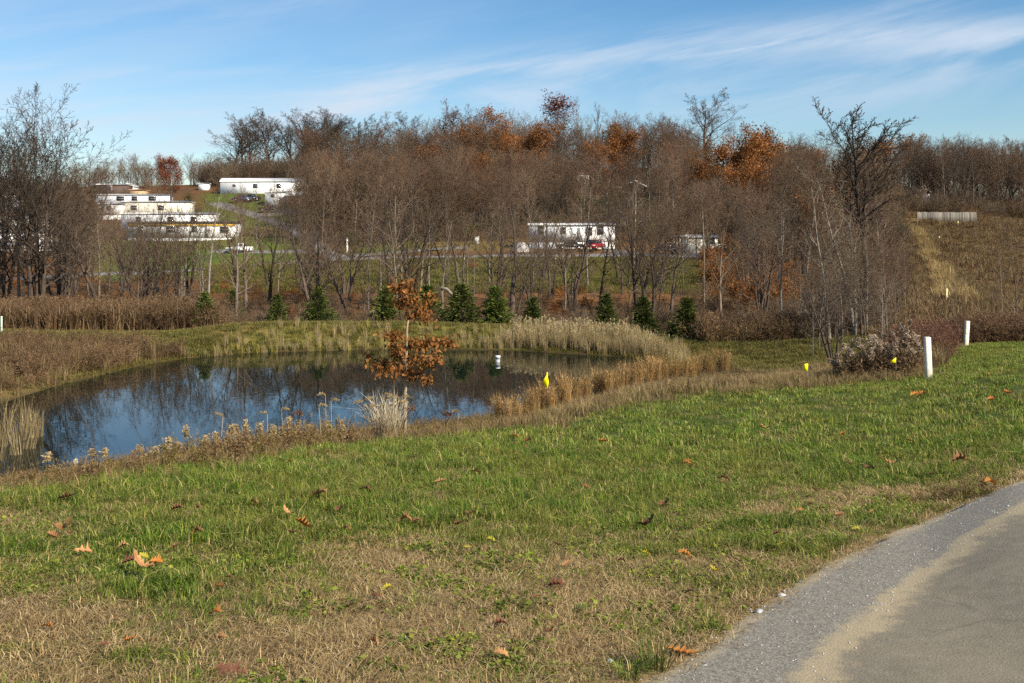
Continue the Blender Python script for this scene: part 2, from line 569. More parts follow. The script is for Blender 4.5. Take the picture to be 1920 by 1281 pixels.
def m_plant(name, stops, var=0.35, transl=0.3, broad=0.0, broad_c=None, bscale=0.5, rough=0.7):
    """thin plant matter: colour from the blade's own tint, shifted per plant and by patches on the ground"""
    m, t, n, l, p = nmat(name)
    at = n.new('ShaderNodeAttribute'); at.attribute_name = 'tint'
    r = ramp_node(n, stops)
    l.new(at.outputs['Fac'], r.inputs[0])
    oi = n.new('ShaderNodeObjectInfo')
    hsv = n.new('ShaderNodeHueSaturation')
    mr = n.new('ShaderNodeMapRange')
    mr.inputs[3].default_value = 1 - var; mr.inputs[4].default_value = 1 + var
    l.new(oi.outputs['Random'], mr.inputs[0])
    l.new(mr.outputs[0], hsv.inputs['Value'])
    l.new(r.outputs[0], hsv.inputs['Color'])
    colr = hsv.outputs[0]
    if broad_c is not None:
        g = n.new('ShaderNodeNewGeometry')
        nz = noise_node(n, l, bscale, 4, g.outputs['Position'])
        rr = ramp_node(n, [(0.42, (0, 0, 0)), (0.68, (1, 1, 1))])
        l.new(nz, rr.inputs[0])
        mm = n.new('ShaderNodeMath'); mm.operation = 'MULTIPLY'; mm.inputs[1].default_value = broad
        l.new(rr.outputs[0], mm.inputs[0])
        colr = mixrgb(n, l, mm.outputs[0], colr, broad_c)
    l.new(colr, p.inputs['Base Color'])
    p.inputs['Roughness'].default_value = rough
    p.inputs['Specular IOR Level'].default_value = 0.25
    if transl:
        tr = n.new('ShaderNodeBsdfTranslucent')
        l.new(colr, tr.inputs[0])
        ms = n.new('ShaderNodeMixShader')
        ms.inputs[0].default_value = transl
        l.new(p.outputs[0], ms.inputs[1]); l.new(tr.outputs[0], ms.inputs[2])
        l.new(ms.outputs[0], n['Material Output'].inputs[0])
    return m


def m_bark(name, c1, c2, var=0.3, scale=3.0):
    m, t, n, l, p = nmat(name)
    tc = n.new('ShaderNodeTexCoord')
    mp = n.new('ShaderNodeMapping'); mp.inputs['Scale'].default_value = (1, 1, 0.25)
    l.new(tc.outputs['Object'], mp.inputs[0])
    nz = noise_node(n, l, scale, 6, mp.outputs[0], 0.7)
    r = ramp_node(n, [(0.32, c1), (0.68, c2)])
    l.new(nz, r.inputs[0])
    oi = n.new('ShaderNodeObjectInfo')
    hsv = n.new('ShaderNodeHueSaturation')
    mr = n.new('ShaderNodeMapRange'); mr.inputs[3].default_value = 1 - var; mr.inputs[4].default_value = 1 + var
    l.new(oi.outputs['Random'], mr.inputs[0]); l.new(mr.outputs[0], hsv.inputs['Value'])
    l.new(r.outputs[0], hsv.inputs['Color'])
    l.new(hsv.outputs[0], p.inputs['Base Color'])
    p.inputs['Roughness'].default_value = 0.9
    p.inputs['Specular IOR Level'].default_value = 0.1
    b = n.new('ShaderNodeBump'); b.inputs['Strength'].default_value = 0.5; b.inputs['Distance'].default_value = 0.03
    l.new(nz, b.inputs['Height']); l.new(b.outputs[0], p.inputs['Normal'])
    return m


M = {}
M['bark_grey'] = m_bark('bark_grey', (.075, .057, .042), (.22, .175, .13))
M['bark_dark'] = m_bark('bark_dark', (.04, .03, .023), (.12, .09, .07))
M['bark_pale'] = m_bark('bark_pale', (.12, .10, .078), (.30, .26, .215))
M['bark_sapling'] = m_bark('bark_sapling', (.16, .12, .075), (.35, .28, .19))
M['twig_brown'] = m_bark('twig_brown', (.08, .051, .031), (.18, .12, .077), .5)
M['twig_grey'] = m_bark('twig_grey', (.08, .058, .038), (.185, .138, .095), .4)
M['twig_dark'] = m_bark('twig_dark', (.045, .033, .024), (.11, .082, .06), .3)
M['twig_red'] = m_bark('twig_red', (.095, .05, .03), (.175, .095, .058), .35)
M['leaf_orange'] = m_plant('leaf_orange', [(0, (.13, .046, .013)), (.5, (.25, .095, .024)), (1, (.36, .165, .045))], .35, .3)
M['leaf_red'] = m_plant('leaf_red', [(0, (.09, .022, .012)), (.6, (.20, .05, .022)), (1, (.30, .10, .04))], .25, .25)
M['oak_leaf'] = m_plant('oak_leaf', [(0, (.11, .042, .014)), (.5, (.31, .122, .028)), (1, (.56, .28, .08))], .5, .3)
M['fallen_leaf'] = m_plant('fallen_leaf', [(0, (.18, .075, .03)), (.5, (.34, .165, .065)), (1, (.47, .27, .125))], .3, .15)
M['fallen_dark'] = m_plant('fallen_dark', [(0, (.08, .028, .016)), (.5, (.16, .065, .035)), (1, (.25, .11, .06))], .25, .1)
M['fallen_orange'] = m_plant('fallen_orange', [(0, (.24, .07, .015)), (.5, (.42, .15, .03)), (1, (.55, .24, .06))], .2, .15)
M['fallen_yellow'] = m_plant('fallen_yellow', [(0, (.3, .24, .02)), (1, (.5, .42, .05))], .2, .2)
M['spruce'] = m_plant('spruce', [(0, (.03, .048, .008)), (.5, (.085, .115, .018)), (1, (.16, .18, .04))], .35, .25)
M['grass_green'] = m_plant('grass_green', [(0, (.045, .085, .007)), (.47, (.092, .168, .012)), (.80, (.21, .245, .028)), (.87, (.36, .30, .09)), (1, (.52, .42, .18))], .45, .28, .48, (.24, .20, .045), .9)
M['grass_olive'] = m_plant('grass_olive', [(0, (.06, .07, .012)), (.5, (.13, .13, .025)), (1, (.28, .22, .075))], .3, .3, .7, (.24, .185, .06), .18)
M['straw'] = m_plant('straw', [(0, (.13, .08, .03)), (.5, (.31, .212, .092)), (1, (.54, .41, .205))], .25, .2)
M['tan_grass'] = m_plant('tan_grass', [(0, (.10, .062, .025)), (.5, (.22, .15, .065)), (1, (.40, .30, .145))], .3, .3)
M['orange_grass'] = m_plant('orange_grass', [(0, (.19, .105, .034)), (.5, (.41, .25, .09)), (1, (.58, .40, .185))], .25, .3)
M['gold_grass'] = m_plant('gold_grass', [(0, (.18, .115, .045)), (.5, (.36, .255, .105)), (1, (.52, .40, .19))], .25, .3)
M['reed'] = m_plant('reed', [(0, (.20, .14, .06)), (.5, (.38, .29, .14)), (1, (.55, .45, .25))], .25, .3)
M['reed_yellow'] = m_plant('reed_yellow', [(0, (.22, .18, .03)), (.5, (.40, .33, .07)), (1, (.5, .42, .14))], .2, .3)
M['white_straw'] = m_plant('white_straw', [(0, (.30, .23, .12)), (.5, (.56, .47, .31)), (1, (.78, .70, .54))], .15, .3)
M['weed_brown'] = m_plant('weed_brown', [(0, (.06, .035, .016)), (.5, (.15, .09, .042)), (1, (.31, .205, .10))], .35, .2)
M['weed_mixed'] = m_plant('weed_mixed', [(0, (.06, .03, .012)), (.3, (.16, .09, .035)), (.5, (.20, .16, .03)), (.7, (.24, .21, .045)), (.85, (.36, .25, .10)), (1, (.48, .37, .20))], .3, .3)
M['brush_brown'] = m_plant('brush_brown', [(0, (.075, .042, .02)), (.5, (.165, .098, .05)), (1, (.30, .20, .105))], .35, .2)
M['brush_red'] = m_plant('brush_red', [(0, (.065, .03, .018)), (.5, (.145, .07, .042)), (1, (.24, .13, .075))], .3, .12)
M['brush_green'] = m_plant('brush_green', [(0, (.03, .04, .012)), (.5, (.075, .085, .022)), (1, (.14, .14, .045))], .3, .2)
M['plume'] = m_plant('plume', [(0, (.18, .125, .085)), (.5, (.37, .285, .205)), (1, (.56, .46, .35))], .3, .3)
M['seed_tan'] = m_plant('seed_tan', [(0, (.26, .17, .07)), (.5, (.42, .31, .15)), (1, (.60, .48, .28))], .2, .3)
M['clover'] = m_plant('clover', [(0, (.07, .11, .012)), (.6, (.16, .20, .025)), (1, (.32, .32, .05))], .3, .3)
M['white'] = m_simple('white_siding', (.80, .81, .81), .5, .05, 1.2)
M['white_bright'] = m_simple('white_paint', (.86, .86, .84), .5, .04, 2.0)
M['white_dull'] = m_simple('weathered_white', (.60, .60, .58), .6, .12, 1.5)
M['cream'] = m_simple('cream_siding', (.76, .71, .58), .6, .08, 1.5)
M['tan'] = m_simple('tan_siding', (.42, .31, .17), .7, .12, 1.5)
M['brick'] = m_simple('brown_brick', (.30, .16, .09), .8, .2, 3)
M['brown_wall'] = m_simple('brown_siding', (.085, .055, .042), .7, .15, 2)
M['red_wall'] = m_simple('red_siding', (.22, .028, .024), .7, .15, 2)
M['roof_grey'] = m_simple('roof_grey', (.36, .36, .36), .7, .1, 2)
M['roof_light'] = m_simple('roof_light', (.56, .56, .54), .6, .06, 2)
M['roof_dark'] = m_simple('roof_dark', (.07, .055, .05), .8, .2, 2)
M['roof_tan'] = m_simple('roof_tan', (.36, .20, .12), .8, .2, 2)
M['yellow_trim'] = m_simple('yellow_trim', (.62, .38, .04), .6, .1, 2)
M['glass'] = m_simple('window_glass', (.03, .035, .04), .08, .1, 3, 0, 0, .5)
M['red_paint'] = m_simple('car_red', (.28, .012, .015), .25, .05, 2, 0, 0, .5)
M['dark_paint'] = m_simple('car_dark', (.015, .017, .02), .25, .1, 2, 0, 0, .5)
M['blue_paint'] = m_simple('car_blue', (.03, .05, .10), .25, .1, 2, 0, 0, .5)
M['white_car'] = m_simple('car_white', (.8, .8, .8), .25, .03, 2, 0, 0, .5)
M['tyre'] = m_simple('tyre', (.015, .015, .015), .85, .1, 8)
M['rim'] = m_simple('rim', (.45, .45, .46), .35, .05, 8, .8)
M['stake'] = m_simple('white_stake', (.74, .70, .57), .6, .16, 5, 0, .25)
M['stake_yellow'] = m_simple('yellow_stake', (.58, .52, .24), .6, .08, 9)
M['flag'] = m_simple('yellow_plastic', (.90, .74, .0), .45, .04, 20)
M['wire'] = m_simple('wire', (.25, .25, .25), .4, .1, 20, .8)
M['fence_wood'] = m_bark('fence_wood', (.13, .118, .102), (.26, .238, .205), .45)
M['wood'] = m_simple('weathered_wood', (.24, .17, .11), .85, .2, 4)
M['concrete'] = m_simple('pale_concrete', (.55, .54, .50), .85, .12, 3)
M['tarp'] = m_simple('grey_tarp', (.48, .46, .44), .6, .1, 2)
M['stone'] = m_simple('pale_stone', (.45, .45, .45), .85, .2, 30, 0, .4)
def m_stake():
    m, t, n, l, p = nmat('painted_stake')
    tc = n.new('ShaderNodeTexCoord')
    sp = n.new('ShaderNodeSeparateXYZ'); l.new(tc.outputs['Object'], sp.inputs[0])
    mp = n.new('ShaderNodeMapping'); mp.inputs['Scale'].default_value = (1, 1, .3); l.new(tc.outputs['Object'], mp.inputs[0])
    st = noise_node(n, l, 30, 5, mp.outputs[0], .7)
    nz = noise_node(n, l, 9, 5, tc.outputs['Object'], .7)
    r = ramp_node(n, [(.35, (.50, .46, .35)), (.55, (.74, .70, .58)), (.8, (.80, .77, .66))]); l.new(st, r.inputs[0])
    q = n.new('ShaderNodeMapRange'); q.inputs[1].default_value = .30; q.inputs[2].default_value = 0.0; l.new(sp.outputs[2], q.inputs[0])
    a_ = n.new('ShaderNodeMath'); a_.operation = 'MULTIPLY'; l.new(q.outputs[0], a_.inputs[0]); l.new(nz, a_.inputs[1])
    c = mixrgb(n, l, a_.outputs[0], r.outputs[0], (.16, .12, .06))
    l.new(c, p.inputs['Base Color']); p.inputs['Roughness'].default_value = .65
    return m


M['stake'] = m_stake()
M['marker'] = m_simple('pale_green_plastic', (.50, .62, .50), .6, .1, 6)
M['pipe'] = m_simple('white_pipe', (.80, .82, .80), .5, .06, 9)
M['pipe_grey'] = m_simple('grey_band', (.36, .38, .38), .6, .06, 9)


def m_ground():
    m, t, n, l, p = nmat('ground')
    at = n.new('ShaderNodeAttribute'); at.attribute_name = 'col'
    g = n.new('ShaderNodeNewGeometry')
    f1 = noise_node(n, l, 38.0, 6, g.outputs['Position'], 0.7)
    f2 = noise_node(n, l, 1.3, 5, g.outputs['Position'], 0.65)
    f3 = noise_node(n, l, 7.0, 4, g.outputs['Position'], 0.65)
    r1 = ramp_node(n, [(0.3, (.45, .45, .45)), (0.7, (1.5, 1.5, 1.45))])
    l.new(f1, r1.inputs[0])
    r2 = ramp_node(n, [(0.3, (.72, .78, .66)), (0.7, (1.25, 1.15, 1.1))])
    l.new(f2, r2.inputs[0])
    r3 = ramp_node(n, [(0.3, (.75, .75, .75)), (0.7, (1.25, 1.25, 1.2))])
    l.new(f3, r3.inputs[0])
    c = mixrgb(n, l, 1.0, at.outputs['Color'], r1.outputs[0], 'MULTIPLY')
    c = mixrgb(n, l, 1.0, c, r2.outputs[0], 'MULTIPLY')
    c = mixrgb(n, l, 1.0, c, r3.outputs[0], 'MULTIPLY')
    l.new(c, p.inputs['Base Color'])
    p.inputs['Roughness'].default_value = 0.95
    p.inputs['Specular IOR Level'].default_value = 0.1
    b = n.new('ShaderNodeBump'); b.inputs['Strength'].default_value = 0.7; b.inputs['Distance'].default_value = 0.03
    l.new(f1, b.inputs['Height']); l.new(b.outputs[0], p.inputs['Normal'])
    return m


def m_water():
    m, t, n, l, p = nmat('pond_water')
    g = n.new('ShaderNodeNewGeometry')
    mp = n.new('ShaderNodeMapping'); mp.inputs['Scale'].default_value = (1.6, .7, 1)
    l.new(g.outputs['Position'], mp.inputs[0])
    nz = noise_node(n, l, 2.2, 3, mp.outputs[0], 0.5)
    b = n.new('ShaderNodeBump'); b.inputs['Strength'].default_value = 0.05; b.inputs['Distance'].default_value = 0.03
    l.new(nz, b.inputs['Height']); l.new(b.outputs[0], p.inputs['Normal'])
    p.inputs['Base Color'].default_value = (.006, .010, .008, 1)
    p.inputs['Roughness'].default_value = 0.015
    p.inputs['IOR'].default_value = 1.33
    return m


def m_road():
    m, t, n, l, p = nmat('road_surface')
    at = n.new('ShaderNodeAttribute'); at.attribute_name = 'lane'
    g = n.new('ShaderNodeNewGeometry')
    P = g.outputs['Position']
    big = noise_node(n, l, 1.7, 5, P)
    mid = noise_node(n, l, 9.0, 5, P, .65)
    spk = noise_node(n, l, 130.0, 3, P, .7)
    vor = n.new('ShaderNodeTexVoronoi'); vor.inputs['Scale'].default_value = 75.0
    l.new(P, vor.inputs['Vector'])

    def mth(op, a, b):
        q = n.new('ShaderNodeMath'); q.operation = op
        for k, v in enumerate((a, b)):
            if isinstance(v, (int, float)): q.inputs[k].default_value = v
            else: l.new(v, q.inputs[k])
        return q.outputs[0]

    def mr(v, a, b):
        q = n.new('ShaderNodeMapRange'); q.interpolation_type = 'SMOOTHSTEP'
        q.inputs[1].default_value = a; q.inputs[2].default_value = b
        l.new(v, q.inputs[0]); return q.outputs[0]
    lane = mth('ADD', at.outputs['Fac'], mth('MULTIPLY', mth('SUBTRACT', big, .5), .35))
    lane = mth('ADD', lane, mth('MULTIPLY', mth('SUBTRACT', mid, .5), .34))
    grav = ramp_node(n, [(0.28, (.085, .075, .058)), (0.5, (.205, .185, .148)), (0.68, (.34, .31, .255)), (0.8, (.52, .49, .43))])
    l.new(mth('ADD', mth('MULTIPLY', spk, .75), mth('MULTIPLY', vor.outputs['Color'], .25)), grav.inputs[0])
    asph = ramp_node(n, [(0.3, (.11, .095, .070)), (0.55, (.20, .174, .128)), (0.8, (.36, .32, .25))])
    l.new(mth('ADD', mth('MULTIPLY', spk, .7), mth('MULTIPLY', mid, .3)), asph.inputs[0])
    sandc = ramp_node(n, [(0.3, (.30, .235, .135)), (0.7, (.45, .37, .235))])
    l.new(spk, sandc.inputs[0])
    base = mixrgb(n, l, mr(lane, .95, 1.1), grav.outputs[0], asph.outputs[0])
    d = mth('ABSOLUTE', mth('SUBTRACT', lane, 1.02), 0)
    line = mth('SUBTRACT', 1.0, mr(d, .01, .15))
    edge = mth('MULTIPLY', mth('SUBTRACT', 1.0, mr(lane, .0, .2)), .95)
    pat = mth('MULTIPLY', mr(mid, .60, .74), .7)
    inner = mth('MULTIPLY', mth('MULTIPLY', mr(big, .45, .72), mr(lane, 1.0, 1.2)), .15)
    k = mth('MAXIMUM', mth('MULTIPLY', line, .85), mth('MAXIMUM', edge, mth('MAXIMUM', mth('MULTIPLY', pat, mr(lane, 1.25, .7)), inner)))
    c = mixrgb(n, l, k, base, sandc.outputs[0])
    cr = n.new('ShaderNodeTexVoronoi'); cr.feature = 'DISTANCE_TO_EDGE'; cr.inputs['Scale'].default_value = .55
    wob = n.new('ShaderNodeVectorMath'); wob.operation = 'MULTIPLY_ADD'
    nv = n.new('ShaderNodeTexNoise'); nv.inputs['Scale'].default_value = 3.0; nv.inputs['Detail'].default_value = 5
    l.new(P, nv.inputs['Vector']); l.new(nv.outputs['Color'], wob.inputs[0]); wob.inputs[1].default_value = (.35, .35, 0); l.new(P, wob.inputs[2])
    l.new(wob.outputs[0], cr.inputs['Vector'])
    crk = mth('MULTIPLY', mth('MULTIPLY', mth('SUBTRACT', 1.0, mr(cr.outputs['Distance'], .002, .010)), mr(lane, 1.15, 1.3)), mr(big, .46, .56))
    c = mixrgb(n, l, mth('MULTIPLY', crk, .28), c, (.035, .03, .024))
    l.new(c, p.inputs['Base Color'])
    p.inputs['Roughness'].default_value = .9
    p.inputs['Specular IOR Level'].default_value = .2
    b = n.new('ShaderNodeBump'); b.inputs['Strength'].default_value = .5; b.inputs['Distance'].default_value = .004
    l.new(mth('ADD', spk, vor.outputs['Distance']), b.inputs['Height']); l.new(b.outputs[0], p.inputs['Normal'])
    return m


M['ground'] = m_ground()
M['water'] = m_water()
M['road'] = m_road()
M['park_road'] = m_simple('pale_gravel', (.19, .18, .165), .9, .2, 1.2)

# ------------------------------------------------------------------ ground, pond, roads
sx = np.linspace(-1, 1, 441)
gx = 5.0 * np.sinh(sx * np.arcsinh(430 / 5.0))
gy = np.concatenate([np.linspace(-60, 1, 14), np.linspace(2, 14, 110), 14 + np.cumsum(np.linspace(.12, .5, 130)),])
gy = np.concatenate([gy, gy[-1] + np.cumsum(np.linspace(.55, 2.2, 90))])
gy = np.concatenate([gy, gy[-1] + np.cumsum(np.linspace(3, 14, 50))])
GX, GY = np.meshgrid(gx, gy)
x, y = GX.ravel(), GY.ravel()
gz = H(x, y)
u = U_of(x, y)
le = lawn_edge(x, y)
dr = dryness(x, y)
rs = road_sd(x, y)


def lerp(a, b, t):
    return a * (1 - t[:, None]) + np.asarray(b)[None] * t[:, None]


yo = od(y)
n2 = fbm(x, y, 9, 4, 61); n3 = fbm(x, y, 30, 3, 67)
colv = np.tile(np.array([[.155, .115, .048]]), (len(x), 1))                       # dry rank grass
colv = lerp(colv, (.10, .115, .026), sstep(n2, .42, .62) * .6)
lawn = sstep(le, -.3, .5)
colv = lerp(colv, (.075, .095, .022), lawn)
colv = lerp(colv, (.22, .165, .08), lawn * dr)
soil = lawn * soilness(x, y)
soil = np.maximum(soil, np.exp(-np.clip(rs, 0, None) / .10) * .9)
colv = lerp(colv, (.36, .27, .15), soil)
bank = sstep(yo, 44, 56) * (1 - sstep(yo, 84, 92)) * (1 - lawn)
colv = lerp(colv, (.125, .125, .024), bank * (.55 + .45 * sstep(n2, .35, .6)))
colv = lerp(colv, (.065, .10, .016), bank * sstep(330 - u, 0, 90) * sstep(yo, 66, 74))
colv = lerp(colv, (.165, .115, .045), bank * sstep(fbm(x, y, 5, 4, 77), .5, .7) * .8)
hill = sstep(yo, 84, 94)
colv = lerp(colv, (.135, .068, .03), hill)                                         # leaf litter
colv = lerp(colv, (.10, .06, .035), hill * sstep(n2, .45, .65) * .8)
colv = lerp(colv, (.21, .10, .042), hill * sstep(u, 640, 760) * (1 - sstep(u, 1500, 1580)) * (1 - sstep(yo, 106, 113)) * (.55 + .45 * n2))
green = sstep(yo, 108, 115) * (1 - sstep(yo, 131, 136)) * sstep(u, 430, 520) * (1 - sstep(u, 1300, 1400)) * (.7 + .3 * n2)
green = np.maximum(green, sstep(yo, 116, 122) * (1 - sstep(yo, 160, 172)) * sstep(u, 150, 230) * (1 - sstep(u, 520, 620)))
green = np.maximum(green, sstep(yo, 138, 142) * (1 - sstep(yo, 150, 160)) * sstep(u, 620, 700) * (1 - sstep(u, 940, 990)) * .8)
green = np.maximum(green, sstep(yo, 170, 180) * (1 - sstep(yo, 226, 236)) * sstep(u, 360, 400) * (1 - sstep(u, 560, 620)) * .9)
colv = lerp(colv, (.085, .125, .022), green)
colv = lerp(colv, (.15, .135, .035), green * sstep(n2, .5, .7) * .7)
colv = lerp(colv, (.20, .115, .05), sstep(yo, 134, 140) * (1 - sstep(yo, 160, 175)) * sstep(u, 780, 800) * (1 - sstep(u, 1300, 1340)) * .6)
mead = hill * sstep(u, 1560, 1680) * (1 - sstep(yo, 225, 245))
colv = lerp(colv, (.135, .085, .042), mead)
colv = lerp(colv, (.11, .08, .033), mead * sstep(fbm(x, y, 16, 4, 81), .45, .65))
colv = lerp(colv, (.085, .055, .033), mead * sstep(fbm(x, y, 11, 4, 87), .52, .66))
PATHW = [(X(1790, 71), 71), (X(1785, 88), 88), (X(1768, 116), 116), (X(1745, 148), 148), (X(1735, 172), 172), (X(1700, 196), 196), (X(1665, 212), 212)]
pth = np.exp(-(poly_sd(x, y, resample(PATHW, 40), closed=False) / 1.1) ** 2) * (.3 + .6 * sstep(fbm(x, y, 4, 3, 91), .35, .6))
colv = lerp(colv, (.30, .185, .075), pth * .9)
top = sstep(y, 203, 207) * (1 - sstep(y, 214, 220)) * sstep(u, 1640, 1660)
colv = lerp(colv, (.28, .20, .10), top * .6)
und = sstep(poly_sd(x, y, POND), -.6, .1)
colv = lerp(colv, (.05, .035, .02), und)
nx_, ny_ = len(gx), len(gy)
ii = (np.arange(ny_ - 1)[:, None] * nx_ + np.arange(nx_ - 1)[None]).ravel()
me = mesh('ground', np.stack([x, y, gz], 1), np.stack([ii, ii + 1, ii + nx_ + 1, ii + nx_], 1), M['ground'], True)
a = me.attributes.new('col', 'FLOAT_COLOR', 'POINT')
a.data.foreach_set('color', np.concatenate([colv, np.ones((len(x), 1))], 1).astype(np.float32).ravel())
tag(add('ground', me), 'grassy ground with lawn, pond banks and the wooded hillside', 'ground', kind='structure')

pp = np.array(POND)
cx_, cy_ = pp.mean(0)
big = np.array([(cx_ + (px - cx_) * 1.12 + 0, cy_ + (py - cy_) * 1.1) for px, py in resample(np.concatenate([pp, pp[:1]]), 120, 2)[:-1]])
wv = np.concatenate([np.column_stack([big, np.full(len(big), WATER)]), [[cx_, cy_, WATER]]])
nb = len(big)
tag(add('pond_water', mesh('pond_water', wv, np.array([(i, (i + 1) % nb, nb) for i in range(nb)]), M['water'])),
    'still dark blue pond reflecting trees and sky', 'water', kind='structure')

ER, SR = resample(EDGE, 420), resample(SAND, 420)
lanes = np.concatenate([np.linspace(-.12, 1, 14), np.linspace(1.08, 5, 26)])
rv, rl = [], []
for v in lanes:
    P = ER + (SR - ER) * v
    if v > 1:
        dd = SR - ER
        P = SR + dd / np.linalg.norm(dd, axis=1, keepdims=True) * (v - 1) * 1.4
    if v < 0.02:
        s_ = np.arange(420)
        P = P + ((fbm(P[:, 0], P[:, 1], .35, 4, 93) - .5) * .34)[:, None] * np.array([[-.8, .6]])
    P = np.column_stack([P, H(P[:, 0], P[:, 1]) + (.008 if v > 0 else -.012)])
    rv.append(P); rl.append(np.full(len(P), v))
rv = np.concatenate(rv); rl = np.concatenate(rl)
nL = len(lanes)
ii = (np.arange(nL - 1)[:, None] * 420 + np.arange(419)[None]).ravel()
me = mesh('asphalt_road', rv, np.stack([ii, ii + 420, ii + 421, ii + 1], 1), M['road'], True)
a = me.attributes.new('lane', 'FLOAT', 'POINT'); a.data.foreach_set('value', rl.astype(np.float32))
tag(add('asphalt_road', me), 'curved grey asphalt road with gravel shoulder and a line of tan sand', 'road', kind='structure')


def strip_road(name, pts, width, label, lift=.12):
    pts = [(px * dm(py) / py, dm(py)) for px, py in pts]
    P = resample(pts, 90)
    d = np.gradient(P, axis=0); d /= np.linalg.norm(d, axis=1, keepdims=True)
    nrm = np.column_stack([-d[:, 1], d[:, 0]])
    V = []
    K = 7
    for k in range(K):
        t = (k / (K - 1) - .5) * width
        Q = P + nrm * (t * (1 + .25 * (fbm(P[:, 0], P[:, 1], 3, 3, 99 + (k > K / 2)) - .5)))[:, None]
        z = H(Q[:, 0], Q[:, 1]) + (lift if 0 < k < K - 1 else -.1)
        V.append(np.column_stack([Q, z]))
    V = np.concatenate(V)
    i2 = (np.arange(K - 1)[:, None] * 90 + np.arange(89)[None]).ravel()
    o = add(name, mesh(name, V, np.stack([i2, i2 + 90, i2 + 91, i2 + 1], 1), M['park_road'], True))
    tag(o, label, 'road', kind='structure')


strip_road('gravel_road', [(X(-200, 122), 122), (X(60, 124), 124), (X(300, 125.5), 125.5), (X(450, 127), 127), (X(560, 132), 132), (X(660, 134.5), 134.5), (X(800, 133), 133), (X(960, 133), 133), (X(1150, 134), 134), (X(1300, 137), 137), (X(1420, 146), 146)], 3.2,
           'pale gravel road running along the foot of the trailer park')
strip_road('park_lane', [(X(640, 134), 134), (X(615, 145), 145), (X(585, 160), 160), (X(545, 175), 175), (X(495, 190), 190), (X(440, 203), 203), (X(400, 212), 212)], 3.4,
           'pale lane climbing between the mobile homes')
strip_road('parking_spur', [(X(400, 152), 152), (X(470, 151), 151), (X(540, 150), 150), (X(610, 147), 147)], 3.0, 'short gravel spur where the white car is parked')
strip_road('parking_spur', [(X(500, 201), 201), (X(560, 199), 199), (X(520, 195), 195), (X(480, 193), 193)], 3.5, 'gravel turnout beside the dark car')
strip_road('driveway', [(X(1160, 134.5), 134.5), (X(1185, 137), 137), (X(1140, 139), 139)], 4, 'gravel driveway in front of the white mobile home')
strip_road('parking_spur', [(X(655, 137), 137), (X(720, 141), 141), (X(800, 143), 143), (X(880, 143), 143)], 3, 'short bare spur beside the picnic table')

# ------------------------------------------------------------------ scatter by geometry nodes (for what nobody could count)
def scatter(name, pts, protos, label, cat, scale, rot=None, tilt=None, pid=None):
    n = len(pts)
    me = bpy.data.meshes.new(name)
    me.vertices.add(n)
    me.vertices.foreach_set('co', np.asarray(pts, np.float32).ravel())
    rz = rng.random(n) * 6.283 if rot is None else rot
    tl = np.zeros((n, 2)) if tilt is None else tilt
    a = me.attributes.new('rot', 'FLOAT_VECTOR', 'POINT')
    a.data.foreach_set('vector', np.column_stack([tl, rz]).astype(np.float32).ravel())
    a = me.attributes.new('scl', 'FLOAT', 'POINT')
    a.data.foreach_set('value', (np.ones(n) * scale).astype(np.float32))
    a = me.attributes.new('pid', 'INT', 'POINT')
    a.data.foreach_set('value', (rng.integers(0, len(protos), n) if pid is None else pid).astype(np.int32))
    o = add(name, me)
    tag(o, label, cat, kind='stuff')
    co = bpy.data.collections.new(name + '_source')
    for p in protos:
        co.objects.link(p)
    g = bpy.data.node_groups.new(name, 'GeometryNodeTree')
    g.interface.new_socket('Geometry', in_out='INPUT', socket_type='NodeSocketGeometry')
    g.interface.new_socket('Geometry', in_out='OUTPUT', socket_type='NodeSocketGeometry')
    gn, gl = g.nodes, g.links
    gi, go = gn.new('NodeGroupInput'), gn.new('NodeGroupOutput')
    ci = gn.new('GeometryNodeCollectionInfo')
    ci.inputs['Collection'].default_value = co
    ci.inputs['Separate Children'].default_value = True
    ci.inputs['Reset Children'].default_value = True
    ip = gn.new('GeometryNodeInstanceOnPoints')
    ip.inputs['Pick Instance'].default_value = True

    def attr(nm, ty):
        q = gn.new('GeometryNodeInputNamedAttribute'); q.data_type = ty
        q.inputs['Name'].default_value = nm
        return q.outputs['Attribute']
    e2r = gn.new('FunctionNodeEulerToRotation')
    gl.new(attr('rot', 'FLOAT_VECTOR'), e2r.inputs[0])
    gl.new(gi.outputs[0], ip.inputs['Points'])
    gl.new(ci.outputs[0], ip.inputs['Instance'])
    gl.new(attr('pid', 'INT'), ip.inputs['Instance Index'])
    gl.new(e2r.outputs[0], ip.inputs['Rotation'])
    gl.new(attr('scl', 'FLOAT'), ip.inputs['Scale'])
    gl.new(ip.outputs[0], go.inputs[0])
    md = o.modifiers.new('scatter', 'NODES')
    md.node_group = g
    return o


def proto(name, me):
    return bpy.data.objects.new(name, me)     # a source only, never linked to the scene


